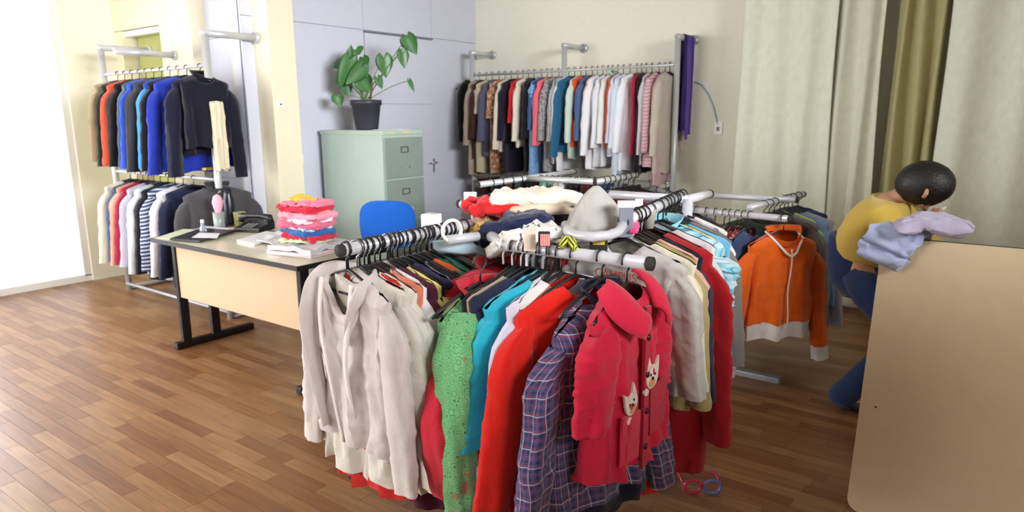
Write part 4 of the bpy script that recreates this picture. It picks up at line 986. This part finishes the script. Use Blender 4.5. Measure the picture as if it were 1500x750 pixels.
fcx = bpy.data.curves.new('lettering', 'FONT'); fcx.body = 'CAMPUS'; fcx.size = .042; fcx.extrude = .001; fcx.align_x = 'CENTER'
fo = bpy.data.objects.new('tmp_text', fcx); COL.objects.link(fo); dg = bpy.context.evaluated_depsgraph_get(); me = bpy.data.meshes.new_from_object(fo.evaluated_get(dg))
bpy.data.objects.remove(fo); lt = bpy.data.objects.new('lettering', me); me.materials.clear(); me.materials.append(mat('red_print', (176, 84, 82), .8)); COL.objects.link(lt); lt.parent = gsw
lt.rotation_euler = (radians(90), 0, 0); lt.location = (0.0, -.062, -.135)

# ---- orange jacket rack (lower, further right)
Z2 = .95
rk3 = rack('clothes_rack', 'low white tube rack holding the orange jacket', (-1.55, 3.85), Z2,
     [[(-1.55, 3.85, Z2), (-.965, 3.79, Z2)], [(-1.2, 3.83, Z2+.04), (-1.12, 4.65, Z2+.04)], [(-1.55, 3.85, Z2+.03), (-2.05, 4.5, Z2+.03)], [(-1.55, 4.2, Z2+.05), (-1.05, 4.25, Z2+.05)]],
     [(.55, 0), (-.5, 0), (0, .5)])
morg = fabric((240, 104, 26))
Dd = [
 ('orange zipped jacket', 'jacket', D(lab='orange zip jacket with white cuffs and hem at the rack end', fab=morg, L=.60, wid=.20, sleeve=.70, sw=.062, thick=.055, lod=2, slope=.40, cuff=fabric((236, 232, 228)), hem=fabric((236, 230, 226)), hemband=.09, sangle=.13, drop=.10, neck=.085, collar=morg, hang='b', yaw=-.62), .0),
 ('denim jacket', 'jacket', D(color=(58, 76, 116), L=.56, wid=.20, sleeve=.45, sw=.05, thick=.035), .30),
 ('red checked shirt', 'shirt', D(fab=fabric((176, 34, 44), 'plaid', (96, 24, 34), (226, 190, 190), .04), L=.56, wid=.21, sleeve=.45), .36),
 ('dark red jacket', 'jacket', D(color=(128, 20, 32), L=.58, wid=.235, sleeve=.5, thick=.035), .42),
 ('ivory edged jacket', 'jacket', D(color=(226, 214, 196), L=.55, wid=.235, sleeve=.5), .49),
 ('pale pink blouse', 'blouse', D(color=(236, 190, 180), L=.5, wid=.225, sleeve=.4), .54),
 ('scarlet sports top', 'top', D(color=(210, 30, 42), L=.48, wid=.235, sleeve=.45, thick=.035), .63),
 ('silver grey sweater', 'sweater', D(color=(176, 172, 168), L=.5, wid=.225, sleeve=.4), .72),
 ('black sweater with white straps', 'sweater', D(color=(22, 22, 26), L=.52, wid=.235, sleeve=.45, thick=.035), .82),
 ('grey brown cardigan', 'cardigan', D(color=(130, 118, 106), L=.5, wid=.225, sleeve=.45), .92),
 ('black short coat', 'coat', D(color=(30, 28, 30), L=.55, wid=.225, sleeve=.45), 1.0),
]
row('orange jacket rack', 'left of', (-1.0, 3.79, Z2), (-1.62, 3.85, Z2), radians(84), Dd, 1, 'hangers on the orange jacket rack', 'dark hanger on the rack of the orange jacket', start=400, jit=.05)
oj = by_label('orange zip jacket')
rows = [[Vector((u*.004+.006*sin(v*9), -.082-.003*(u == 0), -.10-.44*v)) for u in (-1, 0, 1)] for v in [i/24 for i in range(25)]]
MB().grid(rows).build('zip', fabric((240, 226, 210)), oj, solid=.003)
for s in (-1, 1):
    MB().tube([(s*.095, .02, -.015), (s*.088, -.05, -.05), (s*.03, -.082, -.12), (.0, -.084, -.14)], .006, 6).build('piping', fabric((244, 236, 226)), oj)
E_ = [
 ('dark green blouson', 'jacket', D(color=(46, 54, 44), L=.56, wid=.22, sleeve=.5), .0),
 ('charcoal striped cardigan', 'cardigan', D(color=(66, 62, 66), L=.64, wid=.225, sleeve=.55), .13),
 ('mauve grey top', 'top', D(color=(120, 104, 106), L=.6, wid=.225, sleeve=.5), .26),
 ('grey marl hoodie', 'hoodie', D(fab=fabric((110, 114, 118), 'marl', (140, 142, 146)), L=.66, wid=.23, sleeve=.6, thick=.035), .40),
 ('lime green top', 'top', D(color=(176, 190, 110), L=.3, wid=.19, sleeve=.2), .52),
 ('washed denim shirt', 'shirt', D(color=(116, 142, 178), L=.70, wid=.235, sleeve=.5, thick=.04), .62),
 ('lavender grey sweatshirt', 'sweatshirt', D(color=(150, 146, 158), L=.58, wid=.25, sleeve=.62, thick=.045, sw=.06), .74),
 ('dark blue jeans', 'trousers', D(color=(48, 66, 96), L=.75, wid=.18, sleeve=0), .9),
]
row('far right arm', 'behind', (-1.17, 4.0, Z2+.04), (-1.12, 4.62, Z2+.04), 0.0, E_, 1, 'hangers on the far right arm', 'dark hanger on the far right arm by the curtain', start=500, jit=.05)
F_ = [
 ('purple top', 'top', D(color=(150, 60, 140), L=.5, wid=.2, sleeve=.3), .2),
 ('magenta shirt', 'shirt', D(color=(196, 60, 130), L=.5, wid=.2, sleeve=.3), .35),
 ('brown suede jacket', 'jacket', D(color=(130, 90, 60), L=.55, wid=.21, sleeve=.4), .5),
 ('ruby sweater', 'sweater', D(color=(160, 30, 44), L=.5, wid=.21, sleeve=.4), .6),
 ('camel sweater', 'sweater', D(color=(176, 150, 120), L=.5, wid=.21, sleeve=.4), .7),
 ('steel grey sweater', 'sweater', D(color=(110, 110, 116), L=.5, wid=.21, sleeve=.4), .85),
]
row('slanting back arm', 'beside', (-1.95, 4.38, Z2+.03), (-1.62, 3.95, Z2+.03), radians(40), F_, 1, 'hangers on the slanting back arm', 'dark hanger on the slanting back arm', start=560, jit=.05)

# ---- back rack behind the heap
rk4 = rack('clothes_rack', 'grey tube rack of dark clothes in front of the wall rail', (-2.35, 3.7), Z1,
     [[(-2.35, 3.7, Z1), (-2.6, 3.66, Z1), (-2.6, 3.16, Z1)], [(-2.6, 3.66, Z1), (-2.1, 3.7, Z1)], [(-2.1, 3.7, Z1), (-2.1, 4.25, Z1)], [(-2.6, 3.7, Z1), (-2.62, 4.3, Z1)]], [(.45, 0), (-.4, 0), (0, .45)], m=M_chrome, r=.018)
G_ = [('black pinafore', 'dress', (26, 24, 28)), ('plum striped top', 'top', (110, 40, 60)), ('silver blouse', 'blouse', (170, 170, 176)), ('charcoal shirt', 'shirt', (60, 58, 62)), ('pale pinstripe shirt', 'shirt', (190, 186, 190)), ('maroon jacket', 'jacket', (100, 28, 36)), ('ink black sweater', 'sweater', (22, 22, 26)), ('garnet sweater', 'sweater', (130, 26, 36)), ('rust brown jacket', 'jacket', (130, 60, 44)), ('dim grey coat', 'coat', (84, 84, 90))]
row('back rack', 'right of', (-2.5, 3.69, Z1), (-2.12, 3.72, Z1), radians(90), [(a, b, D(color=c, L=.6, wid=.22, sleeve=.4), None) for a, b, c in G_], 0, 'hangers on the back rack', 'dark hanger on the back rack behind the heap', start=600)
H_ = [('wine dark coat', 'coat', (70, 18, 26)), ('black bomber jacket', 'jacket', (24, 22, 26)), ('deep red coat', 'coat', (140, 24, 34)), ('mauve cardigan', 'cardigan', (130, 116, 136)), ('midnight jacket', 'jacket', (28, 32, 54)), ('oxblood sweater', 'sweater', (96, 22, 30)), ('black long coat', 'coat', (20, 20, 24))]
row('right arm of the back rack', 'behind', (-2.1, 3.78, Z1), (-2.1, 4.2, Z1), 0, [(a, b, D(color=c, L=.62, wid=.25, sleeve=.5), None) for a, b, c in H_], 0, 'hangers on the right arm of the back rack', 'dark hanger on the right arm of the back rack', start=640)
row('left arm of the back rack', 'behind', (-2.6, 3.3, Z1), (-2.6, 3.6, Z1), 0, [(a, b, D(color=c, L=.6, wid=.2, sleeve=.4), None) for a, b, c in (('jet black skirt', 'skirt', (26, 26, 30)), ('petrol blue jacket', 'jacket', (30, 40, 70)), ('dark grey trousers', 'trousers', (60, 60, 66)), ('black waistcoat', 'vest', (24, 24, 26)))], 0, 'hangers on the left arm of the back rack', 'dark hanger on the left arm of the back rack', start=660)

# ------------------------------------------------------------------ heap on the front rack
tray = thing('display_shelf', 'dark shelf carrying the heap of folded clothes', 'shelf', (-1.72, 2.45, 0))
MB().lathe((0, 0, 1.06), [(.0001, 0), (.30, 0), (.31, .01), (.30, .02), (.0001, .02)], 32).build('shelf_top', mat('dark_shelf', (60, 58, 60), .6), tray)
MB().tube([(0, 0, 0.02), (0, 0, 1.07)], .02, 14).build('post', M_chrome, tray)
MB().lathe((0, 0, 0), [(.22, 0), (.22, .015), (.03, .03)], 28).build('base', M_steel, tray)
def hp(a, b, z): return atz(a, b, z)
slab('folded_blanket', 'thick cream fleece folded on top of the heap', 'blanket', 'heap', [hp(718, 292, 1.20), hp(760, 290, 1.205), hp(800, 290, 1.205), hp(832, 288, 1.20)], .20, .055, fabric((240, 228, 210)), seed=3, crumple=.02, layers=2)
slab('folded_blanket', 'beige fleece just under the cream one', 'blanket', 'heap', [hp(740, 308, 1.165), hp(785, 305, 1.17), hp(832, 296, 1.165)], .22, .04, fabric((214, 196, 172)), seed=9, crumple=.016)
slab('folded_sweater', 'scarlet fleece on the left of the heap', 'sweater', 'heap', [hp(698, 308, 1.16), hp(722, 301, 1.18), hp(752, 304, 1.175), hp(778, 300, 1.175)], .15, .05, fabric((222, 36, 40)), seed=5, crumple=.022)
slab('knitted_hat', 'red fleece hat with a white band on the left of the heap', 'hat', 'heap', [hp(700, 302, 1.18), hp(715, 305, 1.16), hp(728, 316, 1.13)], .13, .06, fabric((216, 32, 38)), seed=6, crumple=.02)
slab('fleece_band', 'white fleece band below the red hat', 'fleece band', 'heap', [hp(694, 318, 1.13), hp(708, 317, 1.135), hp(727, 318, 1.13)], .05, .045, fabric((250, 226, 222)), seed=7, crumple=.008)
slab('scarf', 'yellow spotted scarf hanging below the white band', 'scarf', 'heap', [hp(722, 322, 1.13), hp(712, 330, 1.11), hp(702, 342, 1.07), hp(690, 352, 1.04)], .075, .03, fabric((240, 200, 96), 'floral', (240, 206, 110), (120, 70, 20), .02), seed=8, crumple=.012)
slab('folded_jacket', 'navy and denim jacket draped over the front of the heap', 'jacket', 'heap', [hp(795, 318, 1.15), hp(765, 322, 1.15), hp(738, 330, 1.13), hp(722, 346, 1.08), hp(718, 368, 1.02)], .14, .045, fabric((28, 34, 72)), seed=12, crumple=.02)
slab('folded_jacket', 'black folded jacket under the beige fleece', 'jacket', 'heap', [hp(780, 315, 1.14), hp(812, 313, 1.14), hp(842, 304, 1.14)], .18, .06, fabric((26, 24, 34)), seed=14, crumple=.014)
slab('folded_shirt', 'white printed shirt draped low on the heap', 'shirt', 'heap', [hp(828, 344, 1.12), hp(795, 340, 1.14), hp(765, 344, 1.13), hp(745, 356, 1.09), hp(732, 372, 1.03)], .12, .04, fabric((232, 230, 224), 'floral', (232, 230, 226), (90, 90, 96), .05), seed=15, crumple=.02)
slab('folded_shirt', 'pale cream shirt lying across the front of the heap', 'shirt', 'heap', [hp(770, 350, 1.10), hp(800, 345, 1.125), hp(838, 346, 1.11)], .12, .035, fabric((236, 228, 206)), seed=16, crumple=.018)
slab('folded_shirt', 'light blue garment spilling left of the heap', 'shirt', 'heap', [hp(650, 357, 1.06), hp(672, 361, 1.06), hp(698, 372, 1.01)], .12, .035, fabric((176, 200, 212)), seed=17, crumple=.016)
slab('folded_shirt', 'green garment peeking out under the yellow scarf', 'shirt', 'heap', [hp(715, 352, 1.06), hp(706, 365, 1.03), hp(700, 380, .99)], .10, .03, fabric((130, 150, 60)), seed=18, crumple=.014)
# grey peaked bag
def peak():
    c = hp(866, 338, 1.12); top = hp(866, 276, 1.13) ; H_ = .168; rows = []; uvs = []
    for i in range(25):
        v = i/24; rr = .010+.115*v**.85*(1+.05*sin(6*v))*(1.12-.12*v); rw = []; uu = []
        for j in range(44):
            a = 2*pi*j/44; f = 1+(.13*abs(sin(3.5*a+.6))+.06*sin(9*a+2*v)+.10*nz3(cos(a)*3, sin(a)*3, v*5))*(.4+.6*v)-.05
            rw.append(Vector((cos(a)*rr*f*RT.x - sin(a)*rr*.55*f*RT.y, cos(a)*rr*f*RT.y + sin(a)*rr*.55*f*RT.x, H_*(1-v)+.012*sin(6*a)*v*v))); uu.append((a*.1, v*.25))
        rows.append(rw); uvs.append(uu)
    o = MB().grid(rows, True, uvs, True, False).build('grey_cap', fabric((170, 166, 162), 'marl', (188, 184, 180)), solid=.003); o.location = c+Vector((0, 0.03, -.02))
    return tag(o, 'grey cloth hood standing in a peak behind the curved tube', 'hood')
peak()
def box_at(name, label, cat, px_, py_, z, size, m, rot=0.6, group=None, bevel=.003):
    p_ = hp(px_, py_, z); o = MB().box((0, 0, 0), size).build(name, m, smooth=False, bevel=bevel); o.location = p_; o.rotation_euler = (0, 0, rot); return tag(o, label, cat, group)
br_ = box_at('brush', 'grey brush with a white and pink top beside the grey hood', 'brush', 917, 325, 1.16, (.045, .02, .10), mat('grey_bristle', (120, 122, 136), .8))
MB().box((0, 0, .058), (.055, .026, .022)).build('brush_edge', mat('magenta_edge', (240, 214, 224), .4), br_, smooth=False, bevel=.003)
box_at('size_tag', 'small white size tag above the plastic cups', 'size tag', 936, 297, 1.17, (.03, .004, .03), M_wplast)
for k, (a, b, s, lab) in enumerate(((932, 325, 1.0, 'clear plastic cup left of the other on the rack'), (950, 322, .9, 'clear plastic cup right of the other on the rack'))):
    o = MB().lathe((0, 0, 0), [(.02*s, 0), (.03*s, .07*s), (.034*s, .075*s), (.028*s, .07*s), (.019*s, .004), (.0001, .003)], 20).build('plastic_cup', mat('milky_plastic', (222, 218, 208), .3, trans=.4)); o.location = hp(a, b+12, 1.10)
    tag(o, lab, 'cup')
slab('hair_clip', 'bright pink bow clip beside the grey brush', 'hair clip', None, [hp(926, 322, 1.15), hp(930, 330, 1.14), hp(927, 340, 1.13)], .03, .018, fabric((232, 70, 130)), seed=30, crumple=.005)
o = box_at('brand_tag', 'black and yellow swing tag hanging above the right arm', 'tag', 877, 355, 1.12, (.055, .004, .045), mat('black_card', (30, 28, 26), .5))
MB().box((0, -.003, 0), (.036, .002, .014)).build('yellow_print', mat('yellow_print', (206, 190, 60), .6), o, smooth=False)
o = box_at('cloth_patch', 'small pink patch with black trim on the white shirt', 'patch', 797, 350, 1.15, (.035, .01, .045), mat('black_trim', (28, 26, 30), .7), bevel=.004)
MB().box((.003, -.006, -.002), (.028, .006, .034)).build('pink_face', fabric((226, 120, 150), 'stripe_v', (240, 160, 140), period=.006), o, smooth=False)
box_at('swing_tag', 'cream card tag left of the pink patch', 'tag', 776, 352, 1.14, (.035, .003, .065), mat('cream_card', (226, 206, 190), .6))
tag(MB().tube([hp(822, 362, 1.12), hp(828, 352, 1.135), hp(836, 352, 1.135), hp(842, 364, 1.12)], [.010, .016, .016, .010], 10).build('striped_hair_band', fabric((206, 210, 70), 'stripe_v', (40, 40, 30), period=.012)), 'yellow and black striped band hooked on the right arm', 'hair band')
# white clip hangers on inner end of right arm
for k in range(6):
    hanger((-1.30+.035*k, BY, Z1), radians(90)+rnd.uniform(-.3, .3), ('white' if k < 3 else 'black') + ' loose hanger hook at the inner end of the right arm', 'hangers at the inner end of the right arm', 'w' if k < 3 else 'b', body=False)

# ------------------------------------------------------------------ glasses on the floor
sg = thing('toy_sunglasses', 'pink and blue toy glasses lying on the floor', 'toy glasses', atz(1025, 716, 0), radians(35)); sg.scale = (1.4, 1.4, 1.4)
M_pk = mat('pink_plastic', (216, 50, 92), .25, trans=.2); M_bl = mat('blue_plastic', (96, 120, 190), .25)
for s in (-1, 1):
    ring = [(s*.028+.024*cos(2*pi*k/20), -.03, .024+.02*sin(2*pi*k/20)) for k in range(21)]
    MB().tube(ring, .0045, 8, cap=False).build('rim', M_pk if s < 0 else M_bl, sg)
    MB().tube([(s*.052, -.03, .03), (s*.056, .04, .028), (s*.046, .075, .012)], .004, 8).build('temple', M_pk, sg)
MB().tube([(-.006, -.03, .03), (0, -.032, .034), (.006, -.03, .03)], .004, 8).build('bridge', M_pk, sg)

# ------------------------------------------------------------------ upright beige board at the right
BX, BYY, BH = -.41, 2.70, 1.07
bw, rr_ = 1.9, .09; prof = []
for (cx_, cz_, a0) in ((BX+rr_, BH-rr_, 180), (BX+bw-rr_, BH-rr_, 90), (BX+bw-rr_, .0+rr_*.6, 0), (BX+rr_, rr_*.6, 270)):
    for k in range(9):
        a = radians(a0 - 90*k/8)
        r__ = rr_ if cz_ > .5 else rr_*.6
        if cz_ < .5: prof.append((cx_+r__*cos(a)+(0), cz_+r__*sin(a)))
        else: prof.append((cx_+r__*cos(a), cz_+r__*sin(a)))
prof = [((a-.035+.075*b/BH) if a < BX+.5 else a, b) for a, b in prof]
bd = thing('upright_board', 'tall beige laminate board standing on edge at the right', 'board', (BX, BYY, 0))
n = len(prof); f = [Vector((a-BX, 0, b)) for a, b in prof]; bk = [v+Vector((0, .026, 0)) for v in f]
MB().add(f+bk, [tuple(range(n)), tuple(reversed(range(n, 2*n)))]).build('board_face', M_board, bd, smooth=False)
MB().add(f+bk, [(i, (i+1) % n, n+(i+1) % n, n+i) for i in range(n)]).build('edge_band', M_black, bd)
pbd = atx(1283, 596, 0)
q = aty(1283, 596, BYY)
MB().box((q.x-BX, -.001, q.z), (.006, .003, .006)).build('screw', M_darkcap, bd, smooth=False)
# pale blue sweater over the board top
slab('sweater', 'pale lavender blue sweater hanging over the beige board', 'sweater', None, [(BX+.03, BYY-.03, .98), (BX+.055, BYY-.03, 1.05), (BX+.09, BYY+.01, 1.10), (BX+.10, BYY+.06, 1.08), (BX+.10, BYY+.07, .9)], .16, .035, fabric((176, 186, 220)), wdir=(1, 0, 0), seed=20, crumple=.02)
slab('sweater', 'lilac grey sweater on top of the lavender blue one', 'sweater', None, [(BX+.07, BYY-.02, 1.115), (BX+.17, BYY+.0, 1.135), (BX+.3, BYY+.0, 1.12)], .10, .05, fabric((176, 168, 190)), seed=21, crumple=.02)

# ------------------------------------------------------------------ person bending behind the board
ps = thing('person', 'person in a mustard jacket and dark jeans bending down behind the beige board', 'person', aty(1238, 598, 3.78)*1.0)
O = ps.location.copy(); ps.location = (O.x, O.y, 0); O = Vector((O.x, O.y, 0))
def W(px_, py_, y): return aty(px_, py_, y)-O
def skin(name, joints, edges, m, parent, lvl=2, label=None):
    me = bpy.data.meshes.new(name); me.from_pydata([j[0] for j in joints], edges, []); o = bpy.data.objects.new(name, me); COL.objects.link(o); o.parent = parent
    sm = o.modifiers.new('skin', 'SKIN'); 
    if not me.skin_vertices: pass
    for i, j in enumerate(joints):
        r_ = j[1] if isinstance(j[1], tuple) else (j[1], j[1])
        me.skin_vertices[0].data[i].radius = r_; me.skin_vertices[0].data[i].use_root = (i == 0)
    ss = o.modifiers.new('subdivision', 'SUBSURF'); ss.levels = lvl; ss.render_levels = lvl; me.materials.append(m)
    sm.use_smooth_shade = True
    if label: o['label'] = label
    return o
pel = W(1257, 388, 3.80); sp1 = W(1268, 350, 3.78); ches = W(1286, 318, 3.76); nk = W(1310, 292, 3.74)
nb_ = nk+Vector((.06, 0, .03)); hdc = nk+Vector((.115, -.01, .045)); hdt = nk+Vector((.185, -.015, .05))
kR = pel+Vector((.26, -.16, -.30)); aR = Vector((.01, -.09, .09)); tR = aR+Vector((.17, -.02, -.045))
kL = pel+Vector((.30, .10, -.27)); aL = Vector((.10, .12, .09)); tL = aL+Vector((.17, .02, -.045))
sR = ches+Vector((.05, -.17, .02)); eR = sR+Vector((.16, -.02, -.22)); hR = eR+Vector((.20, .02, -.10))
sL = ches+Vector((.05, .17, .02)); eL = sL+Vector((.18, .02, -.20)); hL = eL+Vector((.20, -.02, -.10))
hipR = pel+Vector((.02, -.09, -.04)); hipL = pel+Vector((.02, .09, -.04))
skn = mat('skin', (196, 146, 116), .5)
J = [(pel, .07), (sp1, .075), (ches, .12), (nk, .05), (nb_, .052), (hdc, (.082, .095)), (hdt, .06), (hipR, .07), (kR, .058), (aR, .04), (tR, .03), (hipL, .07), (kL, .058), (aL, .04), (tL, .03),
     (sR, .055), (eR, .04), (hR, .028), (sL, .055), (eL, .04), (hL, .028)]
Ed = [(0, 1), (1, 2), (2, 3), (3, 4), (4, 5), (5, 6), (0, 7), (7, 8), (8, 9), (9, 10), (0, 11), (11, 12), (12, 13), (13, 14), (2, 15), (15, 16), (16, 17), (2, 18), (18, 19), (19, 20)]
for hb, s in ((17, -1), (20, 1)):
    h0 = J[hb][0]; dr = Vector((.8, .0, -.6)).normalized()
    for k, (off, ln) in enumerate(((-.028, .07), (-.010, .082), (.010, .078), (.027, .062))):
        i0 = len(J); J.append((h0+dr*.065+Vector((0, off, 0)), .011)); J.append((h0+dr*(.065+ln*.5)+Vector((.0, off*1.1, -.004)), .0085)); J.append((h0+dr*(.065+ln)+Vector((-.012, off*1.1, -.016)), .007))
        Ed += [(hb, i0), (i0, i0+1), (i0+1, i0+2)]
    i0 = len(J); J.append((h0+dr*.03+Vector((0, -s*.035, 0)), .012)); J.append((h0+dr*.07+Vector((0, -s*.055, -.01)), .009)); Ed += [(hb, i0), (i0, i0+1)]
skin('body', J, Ed, skn, ps)
shirt = skin('jacket', [(pel+Vector((.02, 0, -.01)), (.165, .15)), (sp1, (.16, .155)), (ches, (.165, .15)), (nk+Vector((-.03, 0, -.01)), .08), (sR, .085), (eR, .066), (hR-(hR-eR)*.15, .045), (sL, .085), (eL, .066), (hL-(hL-eL)*.15, .045)],
     [(0, 1), (1, 2), (2, 3), (2, 4), (4, 5), (5, 6), (2, 7), (7, 8), (8, 9)], fabric((214, 182, 84)), ps, label='mustard yellow jacket')
jm = MB(); Mj = fabric((36, 52, 92))
jm.tube([sp1+Vector((0, 0, .0)), pel+Vector((-.03, 0, .10)), pel+Vector((-.02, 0, .04)), pel+Vector((0, 0, -.04)), pel+Vector((.04, 0, -.12)), pel+Vector((.06, 0, -.16))], [.10, .125, .135, .135, .11, .05], 28)
for hp_, kn_, an_ in ((hipR, kR, aR), (hipL, kL, aL)):
    jm.tube([hp_+Vector((-.03, 0, .02)), hp_.lerp(kn_, .25), hp_.lerp(kn_, .6), kn_+Vector((-.01, 0, .02)), kn_+Vector((-.01, 0, -.04)), kn_.lerp(an_, .35), kn_.lerp(an_, .7), an_+Vector((-.01, 0, -.02)), an_+Vector((-.02, 0, -.05))], [.06, .092, .080, .070, .068, .064, .066, .072, .07], 24)
jo = jm.build('jeans', Mj, ps)
for a_, t_ in ((aR, tR), (aL, tL)):
    skin('shoe', [(a_+Vector((-.06, 0, -.045)), .045), (a_+Vector((.03, 0, -.045)), .046), (t_, .042), (t_+Vector((.05, 0, -.003)), .034)], [(0, 1), (1, 2), (2, 3)], mat('black_shoe', (22, 22, 26), .5), ps)
hm = (hdc+hdt)/2
rows = []
for i in range(17):
    ph = -pi/2+pi*i/16; rows.append([hm+Vector((-.03+.125*cos(ph)*cos(2*pi*j/28), .10*cos(ph)*sin(2*pi*j/28), .035+.105*sin(ph)+.006*nz3(j, i*.7, 1))) for j in range(28)])
MB().grid(rows, True).build('hair', mat('black_hair', (20, 17, 18), .5, bump=.8, scale=90), ps)
fw_ = Vector((.45, 0, -.89)).normalized(); hm = (hdc+hdt)/2
MB().tube([hm+fw_*.085+Vector((.0, 0, 0)), hm+fw_*.108+Vector((-.012, 0, 0)), hm+fw_*.09+Vector((-.03, 0, 0))], [.008, .013, .008], 8).build('nose', skn, ps)
for s in (-1, 1):
    MB().lathe((0, 0, 0), [(.0001, -.008), (.008, 0), (.0001, .008)], 10).build('eye', mat('eye_white', (235, 232, 228), .2), ps).location = hm+fw_*.082+Vector((.022, s*.032, 0))
    MB().tube([hm+Vector((-.01, s*.088, .02)), hm+Vector((-.01, s*.098, .0)), hm+Vector((-.02, s*.09, -.02))], .009, 8).build('ear', skn, ps)
MB().tube([hm+fw_*.085+Vector((-.05, -.022, 0)), hm+fw_*.09+Vector((-.052, 0, 0)), hm+fw_*.085+Vector((-.05, .022, 0))], .006, 8).build('mouth', mat('lips', (170, 96, 90), .5), ps)
